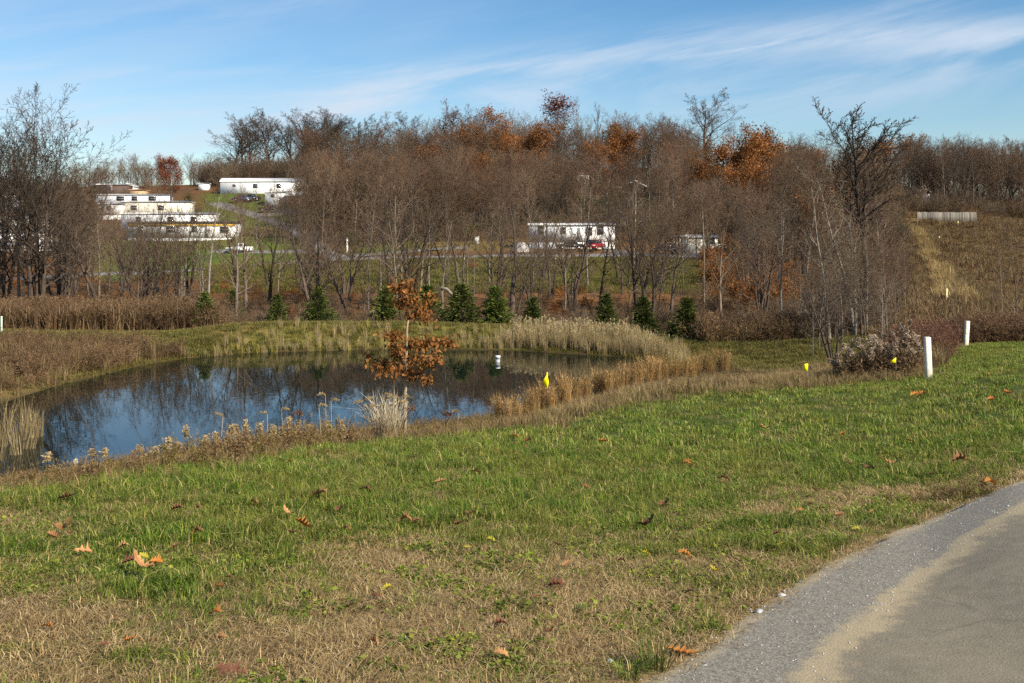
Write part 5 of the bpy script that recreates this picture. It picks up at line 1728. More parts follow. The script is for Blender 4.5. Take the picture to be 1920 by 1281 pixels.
def nodding(rg, h, lx, bend, hl=.16):
    """stem with an arching foxtail head: stem geo, head geo"""
    P = [np.array([0, 0, 0.])]
    d = unit(np.array([lx, rg.normal(0, .1), 1.0]))
    for j in range(9):
        d = unit(d + np.array([lx * .05, 0, 0])); P.append(P[-1] + d * h / 9)
    st = np.array(P)
    Hd = [P[-1]]
    s = 1 if bend > 0 else -1
    for j in range(10):
        d = unit(d + np.array([.28 * bend, 0, -.16 * abs(bend)])); Hd.append(Hd[-1] + d * hl / 10)
    Hd = np.array(Hd)
    V, Q = seg_prisms(np.concatenate([st[:-1], Hd[:-1]]), np.concatenate([st[1:], Hd[1:]]), np.full(19, .0042), np.full(19, .0034), 4)
    dd = np.gradient(Hd, axis=0)
    hv = slivers(Hd[1:], 170, .006, .034, rg, dd / np.linalg.norm(dd, axis=1, keepdims=True) * .8, .12)
    return (V, quads_to_tris(Q), np.full(len(V), .6)), hv


for (ou, top, lx, bend) in ((-40, 745, -.28, -1), (-22, 742, -.12, -1), (-8, 738, -.02, .9), (4, 748, .06, -.8), (14, 750, .1, .9), (22, 742, .14, -1), (30, 738, .16, 1), (-30, 758, -.2, 1), (36, 752, .25, -1), (8, 760, .0, 1), (-12, 760, -.1, 1)):
    h_ = Zp(CD, top + 4) - Hs(cxx, CD)
    s_, hd = nodding(rg, h_ * .97, lx, bend)
    ox = ou / F * CD * .45
    st_o = add('stem', mesh('stem', s_[0], s_[1], M['white_straw'], False, s_[2]), root, (ox, rg.normal(0, .06), 0))
    add('seed_head', mesh('seed_head', hd[0], hd[1], M['seed_tan'], False, hd[2]), st_o)

# separate tall stalks that stand against the water
FOX = [(612, 20, 742, -.05, -1, 14.5), (622, 0, 752, -.02, 1, 14.3), (600, 0, 764, -.15, 1, 14.0), (500, 0, 780, -.1, -.8, 14), (530, 0, 770, -.08, 1, 14.2), (415, 0, 785, .1, -.6, 13.6), (860, 0, 775, .25, -1, 14.8)]
for i, (u_, _, top, lx, bend, D_) in enumerate(FOX):
    D_ = float(dm(D_))
    xx_ = X(u_, D_)
    z_ = Hs(xx_, D_)
    s_, hd = nodding(rg, Zp(D_, top) - z_, lx * .4, bend, .14)
    o = tag(empty('foxtail_stalk', (xx_ - lx * .2, D_, z_)), 'single nodding foxtail stalk standing above the shore weeds', 'grass stalk', 'foxtail stalks on the shore')
    add('stem', mesh('stem', s_[0], s_[1], M['white_straw'], False, s_[2]), o)
    add('seed_head', mesh('seed_head', hd[0], hd[1], M['seed_tan'], False, hd[2]), o)
# goldenrod plumes rising over the weeds
ST = []
for i in range(5):
    rg2 = np.random.default_rng(1900 + i)
    a_, b_, c_ = stalk_geo(rg2, 1.0, plume=.24, leaf=.09, n_leaf=46, n_pl=170, lean=.06)
    ST.append((mesh('stem', *join_geo([a_])[:2], M['weed_brown'], False, a_[2]), mesh('leaves', b_[0], b_[1], M['weed_mixed'], False, b_[2]), mesh('plume', c_[0], c_[1], M['seed_tan'], False, c_[2] * 1.2 - .4)))
GOLD = [(355, 800, 13.4), (383, 818, 13.2), (402, 812, 13.3), (436, 800, 14), (425, 812, 14.2), (463, 790, 14.5), (448, 800, 14.3), (343, 832, 13), (313, 835, 12.8), (255, 838, 12.6), (200, 845, 12.5), (485, 796, 14.6), (535, 785, 14.8), (560, 790, 14.8), (580, 800, 14.6), (325, 822, 13), (290, 845, 12.5), (610, 792, 14.8), (640, 790, 14.8), (180, 860, 12), (90, 872, 11.5), (650, 800, 14.6), (520, 800, 14.3)]
for i, (u_, top, D_) in enumerate(GOLD):
    D_ = float(dm(D_))
    xx_ = X(u_, D_); z_ = Hs(xx_, D_)
    h_ = max(.35, Zp(D_, top) - z_)
    o = tag(empty('goldenrod_stalk', (xx_, D_, z_), R.random() * 6), 'dry goldenrod stalk with tan plume %s %s' % ((lambda q: (side_of(u_, q[0]), q[1]))(min([(66, 'the huge dark tree'), (182, 'the dark forked twig'), (285, 'the long leaning stalk')] + SPRUCE_MARKS[:5], key=lambda q: abs(q[0] - u_)))), 'weed', 'goldenrod stalks on the shore')
    o.scale = (.85, .85, h_)
    st_ = ST[i % 5]
    add('stem', st_[0], o); add('leaves', st_[1], o); add('plume', st_[2], o)


def twig(name, u_, D_, pts, r, m, label, cat='branch', side=()):
    D_ = float(dm(D_))
    z_ = Hs(X(u_, D_), D_)
    o = tag(empty(name, (X(u_, D_), D_, z_)), label, cat)
    P = np.array([(X(a_, D_) - X(u_, D_), dy, Zp(D_, b_) - z_) for a_, b_, dy in pts])
    mb = MB().tube(P, np.linspace(r, r * .35, len(P)), 5)
    mb.build('stem', M[m], o)
    for sp in side:
        Q = np.array([(X(a_, D_) - X(u_, D_), dy, Zp(D_, b_) - z_) for a_, b_, dy in sp])
        MB().tube(Q, np.linspace(r * .7, r * .3, len(Q)), 4).build('side_twig', M[m], o)
    return o


twig('bare_twig', 182, 13, [(184, 880, 0), (180, 850, 0), (176, 815, 0), (172, 780, .05), (173, 782, .05)], .008, 'bark_dark', 'thin dark forked twig standing against the water on the left', 'twig',
     side=[[(176, 815, 0), (160, 790, 0), (148, 772, .02), (138, 752, .05), (134, 738, .05)], [(178, 840, 0), (165, 833, 0), (152, 824, 0)]])
twig('dry_stalk', 285, 13, [(288, 876, 0), (276, 850, 0), (262, 818, 0), (250, 796, 0), (240, 785, 0), (229, 777, 0)], .005, 'weed_brown', 'long thin stalk leaning left over the water', 'grass stalk')
twig('dry_stalk', 240, 12.6, [(245, 890, 0), (234, 864, 0), (224, 840, 0), (215, 827, 0)], .005, 'weed_brown', 'short pale stalk leaning left beside a white fluffy seed head', 'grass stalk')
for u_, y_, lab in ((142, 866, 'white fluffy cattail head beside its thin stalk on the left shore'), (237, 865, 'white fluffy seed head near the leaning stalk'), (103, 895, 'small white fluffy seed head at the far left of the near shore')):
    D_ = float(dm(12.4))
    xx_ = X(u_, D_); z_ = Hs(xx_, D_)
    o = tag(empty('cattail', (xx_, D_, z_)), lab, 'cattail')
    hz = Zp(D_, y_) - z_
    MB().tube([(0.01, 0, 0), (0, 0, hz * .6), (-.005, 0, hz + .09)], [.005, .004, .003], 5).build('stem', M['tan_grass'], o)
    c_ = np.array([[0, 0, hz + dz] for dz in np.linspace(-.035, .03, 5)])
    V, F_, t = slivers(c_, 160, .010, .022, rg, None, .35)
    add('seed_head', mesh('seed_head', V, F_, M['white_straw'], False, .6 + .4 * t), o)
# dark dead flower heads
for u_, y_, D_, lab in ((755, 766, 14.6, 'flat dark red dead flower head just right of the oak trunk'), (835, 775, 15.5, 'dark dead weed head right of the oak sapling above the water'), (560, 775, 14.8, 'dark reddish dead weed above the middle of the shore weeds')):
    D_ = float(dm(D_))
    xx_ = X(u_, D_); z_ = Hs(xx_, D_); hz = Zp(D_, y_) - z_
    o = tag(empty('dead_weed', (xx_, D_, z_)), lab, 'weed')
    mb = MB()
    pts_ = []
    for j in range(7):
        tx = rg.normal(.09, .08) if u_ == 755 else rg.normal(0, .09)
        tp = np.array([tx, rg.normal(0, .05), hz + rg.normal(0, .015)])
        mb.tube([(0, 0, 0), (tx * .2, 0, hz * .6), tp], [.004, .0035, .002], 4); pts_.append(tp)
    mb.build('stem', M['weed_brown'], o)
    for tp in pts_:
        V, F_, t = slivers(np.array([tp]), 26, .020, .03, rg, None, .4)
        add('flower_head', mesh('flower_head', V, F_, M['brush_red'], False, t), o)

# ------------------------------------------------------------------ tall dry weeds (the plumed clump) at the right
PD = 31.5
root = tag(empty('plumed_weeds', (X(1640, PD), PD, Hs(X(1640, PD), PD))), 'large clump of tall brown weeds with fluffy pale plumes left of the nearer white post', 'weeds')
rg = np.random.default_rng(77)
zc = root.location.z
st_parts = []
PLM = []
for i in range(4):
    c_ = np.column_stack([np.linspace(0, .10, 9) * (1 + .2 * i), np.zeros(9), np.concatenate([np.linspace(-.14, .08, 6), np.linspace(.09, .04, 3)])])
    V, F_, t = slivers(c_, 210, .042, .06, rg, None, .32, .2)
    PLM.append(mesh('seed_plume', V, F_, M['plume'], False, t))
TOPS = [(1568, 672), (1580, 652), (1590, 660), (1600, 645), (1612, 640), (1622, 655), (1628, 636), (1637, 648), (1645, 634), (1655, 642), (1662, 628), (1668, 655), (1675, 622), (1683, 640), (1690, 614), (1694, 632), (1700, 618), (1706, 604), (1712, 630), (1718, 640), (1724, 650), (1605, 668), (1618, 674), (1633, 664), (1648, 660), (1660, 672), (1674, 664), (1688, 656), (1698, 648), (1564, 682), (1576, 678), (1592, 682), (1640, 678), (1705, 662), (1715, 660), (1585, 668), (1652, 650), (1680, 650)]
for i, (u_, y_) in enumerate(TOPS):
    dy = rg.uniform(-.9, 1.1)
    D_ = PD + dy
    tx, tz = X(u_, D_) - root.location.x, Zp(D_, y_) - zc
    bx = tx * .86 + rg.normal(0, .05)
    gz_ = Hs(bx + root.location.x, D_) - zc
    P = np.array([(bx, dy, gz_ - .02), (bx + (tx - bx) * .4, dy, gz_ + (tz - gz_) * .6), (tx, dy, tz)])
    V, Q = seg_prisms(P[:-1], P[1:], [.008, .006], [.006, .004], 4)
    st_parts.append((V, quads_to_tris(Q), np.full(len(V), .4)))
    st_parts.append(slivers(np.linspace(P[0], P[2], 12)[2:], 60, .05, .13, rg, None, .12, -.2))
    add('seed_plume', PLM[i % 4], root, (tx, dy, tz), (rg.normal(0, .2), rg.normal(0, .2), rg.random() * 6.28), .55 + .45 * rg.random())
for j in range(110):
    bx = rg.uniform(-1.05, 1.1); dy = rg.uniform(-.9, 1.2); hz = .45 + .35 * rg.random() + .18 * bx
    gz_ = Hs(bx + root.location.x, PD + dy) - zc
    P = np.array([(bx, dy, gz_ - .02), (bx + rg.normal(0, .1), dy, gz_ + hz)])
    V, Q = seg_prisms(P[:1], P[1:], [.007], [.004], 4)
    st_parts.append((V, quads_to_tris(Q), np.full(len(V), .3)))
    st_parts.append(slivers(np.linspace(P[0], P[1], 8)[2:], 34, .06, .13, rg, None, .12, -.2))
V, F_, t = join_geo(st_parts)
add('stems', mesh('stems', V, F_, M['weed_brown'], False, t), root)['kind'] = 'stuff'

# ------------------------------------------------------------------ oak sapling with orange leaves
def leaf_mesh(nm, m, seed, L_=.14, W=.09, star=False, curl=.25):
    rd = random.Random(seed)
    st_ = np.linspace(0, 1, 12)
    prof = [.03, .10, .62, .30, .85, .36, 1.0, .40, .78, .30, .42, .0] if not star else [.02, .25, .55, 1.15, .35, .5, 1.0, .35, .40, .55, .2, 0]
    V, t = [], []
    ca, cb = rd.uniform(-curl, curl) + .15, rd.uniform(.3, 1.2) * curl * 2
    for i, s in enumerate(st_):
        wl = prof[i] * W / 2 * rd.uniform(.8, 1.2); wr = prof[i] * W / 2 * rd.uniform(.8, 1.2)
        tip = .06 * (prof[i] > .5)
        zmid = ca * L_ * (s - .5) ** 2 * 2 + .004
        for sx_, tt in ((-wl, .65 + .3 * rd.random()), (0, .35), (wr, .65 + .3 * rd.random())):
            V.append((sx_, (s + (tip if sx_ else 0)) * L_, zmid + cb * abs(sx_) ** 1.3 * (2.5 if sx_ < 0 else 1.8) + rd.gauss(0, .0025)))
            t.append(tt)
    Q = []
    for i in range(11):
        a_ = i * 3
        Q += [(a_, a_ + 1, a_ + 4, a_ + 3), (a_ + 1, a_ + 2, a_ + 5, a_ + 4)]
    # stalk
    k = len(V)
    V += [(-.0015, -.035, .002), (.0015, -.035, .002), (.0015, 0, .004), (-.0015, 0, .004)]; t += [.2] * 4
    Q.append((k, k + 1, k + 2, k + 3))
    return mesh(nm, V, np.array(Q), m, True, t)


OD = 19.5
ox = X(757, OD)
oz = Hs(ox, OD)
oak = tag(empty('oak_sapling', (ox, OD, oz)), 'young oak sapling holding clusters of orange-brown leaves on the near bank', 'tree')


def op(u_, y_, dy=0.0):
    return np.array([X(u_, OD) - ox, dy, Zp(OD, y_) - oz])


MB().tube([op(758, 840), op(759, 790), op(760, 735), op(759, 700), op(763, 650), op(763, 615), op(766, 600)], [.05, .044, .038, .032, .027, .022, .016], 8).build('trunk', M['bark_sapling'], oak, True)
BRN = [[(766, 600, 0), (775, 588, .05), (790, 575, .08), (805, 555, .1)], [(766, 600, 0), (757, 575, -.05), (752, 548, -.04), (760, 522, 0)], [(763, 635, 0), (748, 632, -.1), (732, 630, -.12), (722, 628, -.15)],
       [(763, 650, 0), (785, 645, .1), (815, 641, .12), (845, 638, .15)], [(761, 672, 0), (790, 668, -.2), (815, 668, -.3), (828, 672, -.3)], [(760, 690, 0), (738, 685, .1), (712, 682, .2), (688, 672, .2)],
       [(760, 705, 0), (775, 700, -.2), (795, 703, -.25), (812, 708, -.3)], [(760, 700, 0), (745, 700, -.25), (728, 697, -.35), (715, 694, -.35)], [(763, 655, 0), (752, 655, -.15), (742, 650, -.2), (735, 655, -.2)], [(761, 680, 0), (765, 672, .3), (752, 668, .4), (740, 662, .45)]]
for b in BRN:
    MB().tube([op(*q) for q in b], np.linspace(.016, .006, 4), 5).build('branch', M['bark_dark'], oak)
LV = [leaf_mesh('leaf', M['oak_leaf'], 30 + i, .135, .085, False, .4) for i in range(7)]
CL = [((762, 545, -.02), (24, 24, .16), 62), ((740, 540, -.05), (14, 10, .1), 18), ((755, 566, 0), (12, 10, .1), 16), ((788, 585, .08), (22, 19, .17), 66), ((808, 553, .1), (10, 7, .07), 10), ((778, 558, .0), (6, 5, .05), 5), ((738, 628, -.12), (17, 12, .13), 34), ((748, 648, -.2), (9, 8, .1), 16),
      ((800, 643, .12), (30, 11, .16), 66), ((842, 643, .15), (9, 9, .1), 14), ((772, 642, 0), (12, 9, .1), 14), ((814, 670, -.3), (18, 11, .14), 34), ((785, 668, -.15), (16, 9, .12), 18), ((716, 685, .1), (17, 10, .13), 34), ((688, 672, .2), (6, 7, .06), 8), ((748, 690, 0), (22, 12, .22), 56), ((775, 697, -.1), (16, 9, .15), 26), ((805, 706, -.3), (9, 6, .08), 10), ((742, 665, .4), (12, 8, .1), 14), ((760, 672, .2), (14, 8, .15), 14)]
rg = np.random.default_rng(91)
lf = []
for c_, s_, n_ in CL:
    for _ in range(int(n_ * 3.4)):
        q = rg.normal(0, .62, 3)
        lf.append(op(c_[0] + q[0] * s_[0], c_[1] + q[1] * s_[1], c_[2] + q[2] * s_[2]))
for b in BRN:
    bp = np.array([op(*q) for q in b])
    for f_ in np.linspace(.25, 1, 26):
        i_ = min(int(f_ * 3), 2); lf.append(bp[i_] + (bp[i_ + 1] - bp[i_]) * (f_ * 3 - i_) + rg.normal(0, .045, 3))
rg.shuffle(lf)
extra = []
for i, p in enumerate(lf):
    rot = (rg.normal(-.9, .6), rg.normal(0, .5), rg.random() * 6.28)
    s_ = .50 + .45 * rg.random()
    if i < 300:
        add('leaf', LV[i % 7], oak, p, rot, s_)
    else:
        extra.append((i % 7, p, rot, s_))
from mathutils import Euler
EV, EQ, Et, kk = [], [], [], 0
for li_, p, rot, s_ in extra:
    me0 = LV[li_]
    n_ = len(me0.vertices)
    co = np.zeros(n_ * 3, np.float32); me0.vertices.foreach_get('co', co)
    co = (co.reshape(-1, 3) * s_) @ np.array(Euler(rot).to_matrix()).T + p
    fq = np.array([list(pl.vertices) for pl in me0.polygons])
    tt = np.zeros(n_, np.float32); me0.attributes['tint'].data.foreach_get('value', tt)
    EV.append(co); EQ.append(fq + kk); Et.append(np.clip(tt + rg.normal(0, .15), 0, 1)); kk += n_
if EV:
    add('leaves', mesh('leaves', np.concatenate(EV), np.concatenate(EQ), M['oak_leaf'], True, np.concatenate(Et)), oak)['kind'] = 'stuff'

# ------------------------------------------------------------------ fallen leaves on the lawn
FL = {k: [leaf_mesh('fallen_leaf', M[m], sd + i, .15, .10, star, .85) for i in range(6)] for k, m, sd, star in (('tan', 'fallen_leaf', 50, False), ('star', 'fallen_leaf', 60, True), ('dark', 'fallen_dark', 70, False), ('orange', 'fallen_orange', 80, False), ('yellow', 'fallen_yellow', 90, False))}
FALL = [  # u, y, width px, kind, own label or None
    (124, 948, 36, 'tan', 'tan curled leaf lying alone near the weeds at the upper left of the lawn'),
    (330, 972, 28, 'dark', None), (128, 1010, 46, 'tan', 'large pale crumpled oak leaf left of the star-shaped leaf'), (98, 1026, 32, 'tan', 'folded tan leaf just below the large pale crumpled leaf'),
    (157, 1050, 34, 'star', 'star-shaped pale leaf standing up in the green grass on the left'), (228, 1043, 24, 'tan', None), (328, 1041, 28, 'tan', 'curled orange-tan leaf above the heaped leaves on the left'),
    (240, 1074, 36, 'dark', 'dark red-brown leaf of the heaped leaves on the left'), (263, 1088, 52, 'tan', 'long tan leaf in front of the dark red-brown leaf of the heap'), (292, 1066, 28, 'orange', None), (270, 1060, 22, 'yellow', 'yellow leaf on top of the heaped leaves on the left'),
    (370, 1014, 30, 'tan', None), (598, 930, 40, 'star', 'large pale crumpled leaf in the green grass below the shore weeds'), (684, 912, 24, 'dark', None), (540, 970, 30, 'tan', None), (566, 992, 36, 'orange', 'orange-brown leaf in the grass above the dry patch'),
    (548, 1000, 20, 'dark', None), (758, 966, 30, 'tan', None), (823, 890, 24, 'tan', None), (893, 876, 22, 'tan', None), (967, 817, 18, 'orange', None), (990, 824, 20, 'tan', None), (1130, 817, 20, 'orange', None),
    (1283, 850, 24, 'orange', None), (1215, 955, 44, 'dark', 'dark brown wavy leaf in the middle of the lawn'), (1040, 1067, 42, 'dark', 'folded reddish brown leaf right of the dry patch'), (935, 1150, 34, 'dark', 'dark leaf lying on the dry straw below the folded leaf'),
    (430, 1249, 88, 'dark', 'long flat brown oak leaf on the dry straw at the bottom of the lawn'), (1275, 1180, 62, 'orange', 'orange oak leaf lying flat on the sand beside the road'), (1285, 1012, 30, 'orange', 'bright orange leaf in the middle of the lawn near the road'),
    (1245, 914, 26, 'dark', None), (1360, 872, 26, 'tan', None), (1435, 803, 28, 'tan', None), (1630, 864, 26, 'dark', None), (1667, 862, 34, 'tan', None), (1797, 866, 36, 'tan', 'pale brown leaf on the lawn nearest to the top bend of the road'),
    (1707, 830, 20, 'tan', None), (1716, 766, 22, 'orange', None), (1730, 768, 26, 'orange', None), (1858, 787, 18, 'orange', None), (1888, 784, 20, 'orange', None), (1854, 908, 30, 'orange', 'orange leaf at the grass edge of the road bend'),
    (1575, 940, 24, 'tan', None), (1455, 977, 22, 'dark', None), (1165, 1018, 20, 'dark', None), (1005, 1100, 18, 'dark', None), (1030, 1160, 22, 'dark', None), (700, 1195, 26, 'tan', None), (1590, 860, 20, 'dark', None), (1610, 972, 26, 'yellow', 'yellow-green leaf at the road edge'), (1212, 1008, 22, 'yellow', None), (1340, 1045, 22, 'yellow', None), (878, 1005, 18, 'yellow', None),
    (1050, 940, 22, 'tan', None), (880, 950, 20, 'dark', None), (1100, 885, 18, 'dark', None), (650, 985, 20, 'dark', None), (430, 1085, 18, 'dark', None), (1530, 892, 20, 'tan', None), (1290, 1078, 20, 'dark', None),
]
rdl = random.Random(31)
for _ in range(70):
    y_ = 745 + 480 * rdl.random() ** 1.4
    u_ = rdl.uniform(max(20, (960 - (y_ - 745) * 6) if y_ < 900 else 20), 1900)
    D_ = lawn_D(y_)
    if float(road_sd(np.array([X(u_, D_)]), np.array([D_]))[0]) < .15 or float(lawn_edge(np.array([X(u_, D_)]), np.array([D_]))[0]) < .2:
        continue
    FALL.append((u_, y_, rdl.uniform(.05, .095) / D_ * F, rdl.choice(['tan', 'dark', 'orange', 'dark', 'tan', 'yellow' if y_ > 950 else 'tan']), None))
for i, (u_, y_, wpx, k, lab) in enumerate(FALL):
    D_ = lawn_D(y_)
    xx_ = X(u_, D_)
    s_ = wpx / F * D_ / .15
    nm = FL[k][i % 6]
    green_h = .035 * (1 - float(dryness(np.array([xx_]), np.array([D_]))[0])) + .028
    zr = R.uniform(-.5, .5) + (math.pi / 2 if R.random() < .5 else -math.pi / 2)
    o = add('fallen_leaf', nm, None, (xx_ - s_ * .07 * -math.sin(zr), D_, Hs(xx_, D_) + green_h), (R.gauss(.25 if wpx < 60 else .05, .15), R.gauss(0, .2), zr), (s_, s_, s_ * (.8 if wpx < 60 else .3)))
    colour = {'tan': 'tan', 'star': 'pale', 'dark': 'dark brown', 'orange': 'orange', 'yellow': 'yellow'}[k]
    tag(o, lab or 'small %s fallen leaf on the %s' % (colour, 'mown grass nearer the road' if u_ > 1150 else 'mown grass below the shore weeds' if y_ < 1000 else 'worn straw patch'), 'leaf', 'fallen leaves on the lawn')

# ------------------------------------------------------------------ posts, flags, pipe
def post(u_, ybase, ytop, D_, wpx, m, label, lean=0.0, nm='white_post', group=None, cat='post'):
    D_ = float(dm(D_))
    xx_ = X(u_, D_)
    z_ = Hs(xx_, D_)
    h_ = Zp(D_, ytop) - z_
    w_ = wpx / F * D_ / 2
    o = tag(empty(nm, (xx_, D_, z_)), label, cat, group)
    mb = MB()
    c_ = w_ * .12
    prof = [(-w_, -w_ + c_), (-w_ + c_, -w_), (w_ - c_, -w_), (w_, -w_ + c_), (w_, w_ - c_), (w_ - c_, w_), (-w_ + c_, w_), (-w_, w_ - c_)]
    V, n_ = [], 8
    for z2, sh in ((-.2, 1), (h_ - c_, 1), (h_, .86)):
        V += [(px * sh + lean * z2, py * sh, z2) for px, py in prof]
    V.append((lean * h_, 0, h_))
    Q = [(r * 8 + j, r * 8 + (j + 1) % 8, r * 8 + 8 + (j + 1) % 8, r * 8 + 8 + j) for r in range(2) for j in range(8)]
    T_ = [(16 + j, 16 + (j + 1) % 8, 24) for j in range(8)]
    add('shaft', mesh('shaft', V, [np.array(Q), np.array(T_)], m), o)
    return o


post(1742, 716, 632, 21.7, 10, M['stake'], 'nearer white post at the edge of the lawn, right of the plumed weeds', -.045)
post(1811, 646, 602, 41.5, 7, M['stake'], 'farther white post at the end of the lawn in front of the brush', .06)
post(1774, 566, 541, 95, 3.2, M['stake_yellow'], 'short white stake at the foot of the brown meadow', .03)
post(1796, 424, 415, 203, 2.6, M['stake_yellow'], 'yellow marker stake in front of the wooden fence', 0, 'yellow_stake')
post(1761, 450, 443, 172, 2.4, M['stake_yellow'], 'small yellow marker stake on the brown meadow', 0, 'yellow_stake')
post(3, 632, 593, 78, 2.6, M['marker'], 'pale green-white marker at the left edge of the lawn strip', 0, 'marker_post')
post(870, 494, 484, 130, 3.4, M['white_bright'], 'white post by the park road above the widest spruce', 0, 'road_post')
post(1042, 494, 484, 130, 3.4, M['white_bright'], 'white post by the park road left of the white mobile home', 0, 'road_post')
post(651, 458, 446, 146, 2.6, M['white_bright'], 'thin white post beside the lane junction', 0, 'road_post')


def flag(u_, ytop, D_, quad, label):
    D_ = float(dm(D_))
    xx_ = X(u_, D_)
    z_ = Hs(xx_, D_)
    o = tag(empty('marker_flag', (xx_, D_, z_)), label, 'flag', 'yellow marker flags')
    ht = Zp(D_, ytop) - z_
    MB().tube([(0, 0, -.1), (0, 0, ht)], [.0016, .0016], 5).build('wire', M['wire'], o)
    # quad: outline points in pixels relative to (u, ytop)
    n_ = len(quad)
    s = D_ / F
    front, back = [], []
    for i_, (a_, b_) in enumerate(quad):
        wav = .008 * math.sin(i_ * 1.9)
        front.append((a_ * s, -.004 + wav, ht - b_ * s)); back.append((a_ * s, -.002 + wav, ht - b_ * s))
    T_ = [(0, j, j + 1) for j in range(1, n_ - 1)] + [(n_, n_ + j + 1, n_ + j) for j in range(1, n_ - 1)]
    Q = [(j, n_ + j, n_ + (j + 1) % n_, (j + 1) % n_) for j in range(n_)]
    add('sheet', mesh('sheet', front + back, [np.array(T_), np.array(Q)], M['flag']), o)


flag(1027, 698, 14.2, [(0, 0), (-2, 0), (-3, 7), (-7, 13), (-10, 19), (-7, 24), (-2, 31), (0, 28), (2, 18), (1, 8)], 'crumpled yellow flag in front of the pond')
flag(1515, 682, 16.0, [(0, 0), (0, 13), (-4, 14), (-8, 13), (-7, 6), (-8, 1), (-4, 0)], 'square yellow flag left of the plumed weeds')
flag(1680, 670, 18.0, [(0, 0), (0, 10), (-5, 11), (-10, 11), (-9, 7), (-5, 4)], 'triangular yellow flag in front of the plumed weeds')

RDp = (EYE - WATER) * F / (679 - HY)
xx_ = X(933.5, RDp)
o = tag(empty('overflow_pipe', (xx_, RDp, WATER)), 'white overflow pipe standing in the pond near the far shore', 'pipe')
MB().tube([(0, 0, -.3), (0, 0, .14)], [.105, .105], 14).build('body', M['pipe_grey'], o)
MB().tube([(0, 0, .142), (0, 0, .22), (0, 0, .225), (0, 0, .30), (0, 0, .31)], [.11, .11, .125, .125, .11], 14).build('cap', M['pipe'], o)

# stones along the road edge
def stone_mesh(sd):
    rd = random.Random(sd)
    V, Q = [], []
    for i in range(4):
        th = [.35, .8, .75, .3][i]
        for j in range(7):
            a_ = j / 7 * 6.283
            r_ = th * rd.uniform(.75, 1.15)
            V.append((math.cos(a_) * r_, math.sin(a_) * r_ * .75, [-.3, -.05, .3, .5][i] * rd.uniform(.8, 1.2)))
    for i in range(3):
        for j in range(7):
            Q.append((i * 7 + j, i * 7 + (j + 1) % 7, i * 7 + 7 + (j + 1) % 7, i * 7 + 7 + j))
    V.append((0, 0, .52)); k = len(V) - 1
    T_ = [(21 + j, 21 + (j + 1) % 7, k) for j in range(7)]
    return mesh('stone', V, [np.array(Q), np.array(T_)], M['stone'], False)


SM = [stone_mesh(i) for i in range(4)]
for i, (u_, y_, wpx, lab) in enumerate(((1465, 1078, 16, 'pale stone on the edge of the road where the grass ends'), (1423, 1106, 18, 'grey stone at the sandy edge of the road'), (1144, 1197, 18, 'grey stone in the bare soil by the road'), (1322, 1202, 10, 'small white stone on the gravel shoulder'), (1470, 1068, 8, 'small pale stone just above the pale roadside stone'), (1890, 947, 8, 'small white stone on the sand line of the road'), (1545, 1045, 6, 'small reddish stone on the gravel shoulder'), (1240, 1240, 9, 'pale pebble at the corner of the gravel shoulder'))):
    D_ = lawn_D(y_)
    xx_ = X(u_, D_)
    s_ = wpx / F * D_ / 1.5
    tag(add('stone', SM[i % 4], None, (xx_, D_, Hs(xx_, D_) + s_ * .2), (0, 0, i), (s_, s_, s_ * .8)), lab, 'stone', 'stones along the road')
PB = [proto('pebble_%d' % i, SM[i]) for i in range(4)]
n_ = 5200
k = rng.integers(20, 400, n_)
vv = rng.random(n_) ** 1.3 * 1.3 - .06
xx = ER[k, 0] + (SR[k, 0] - ER[k, 0]) * vv + rng.normal(0, .03, n_); yy = ER[k, 1] + (SR[k, 1] - ER[k, 1]) * vv + rng.normal(0, .03, n_)
q = (yy > 3.2) & (yy < 13)
scatter('gravel', on_ground(xx[q], yy[q], .009), PB, 'loose grey gravel on the road shoulder', 'gravel', .0035 + .006 * rng.random(q.sum()) ** 3)
# dark weedy mat at the road bend and the tuft by the corner
xx, yy = X(1795, 8.85) + rng.normal(0, .26, 60), 8.85 + rng.normal(0, .09, 60)
xx = np.minimum(xx, 4.35)
q = road_sd(xx, yy) > 0
scatter('dead_weed_mat', on_ground(xx[q], yy[q], 0), WD[4:], 'dark dead weeds at the edge of the road bend', 'weeds', .16 + .12 * rng.random(q.sum()), tilt=rng.normal(0, .7, (q.sum(), 2)))
tr_ = [tuft_proto('dark_tuft', i, M['grass_green'], 70, .06, .14, .003, .9) for i in range(2)]
for i, (u_, y_) in enumerate(((1225, 1195), (1180, 1215))):
    D_ = lawn_D(y_ + 14)
    tag(add('grass_tuft', tr_[i].data, None, (X(u_, D_), D_, Hs(X(u_, D_), D_)), (0, 0, i), 1.0 if i == 0 else .7), ['dark green grass tuft beside the orange leaf at the road corner', 'smaller flat grass tuft left of the dark green tuft'][i], 'grass tuft')

# ------------------------------------------------------------------ mobile homes and houses
def win(wall_y, x0, z0, w_, h_, root, frame='white_bright'):
    f = MB().box(x0 - .07, x0 + w_ + .07, wall_y - .06, wall_y - .002, z0 - .07, z0 + h_ + .07).build('window', M[frame], root)
    MB().box(x0, x0 + w_, wall_y - .075, wall_y - .062, z0, z0 + h_ * .48).build('pane', M['glass'], f)
    MB().box(x0, x0 + w_, wall_y - .075, wall_y - .062, z0 + h_ * .53, z0 + h_).build('pane', M['glass'], f)


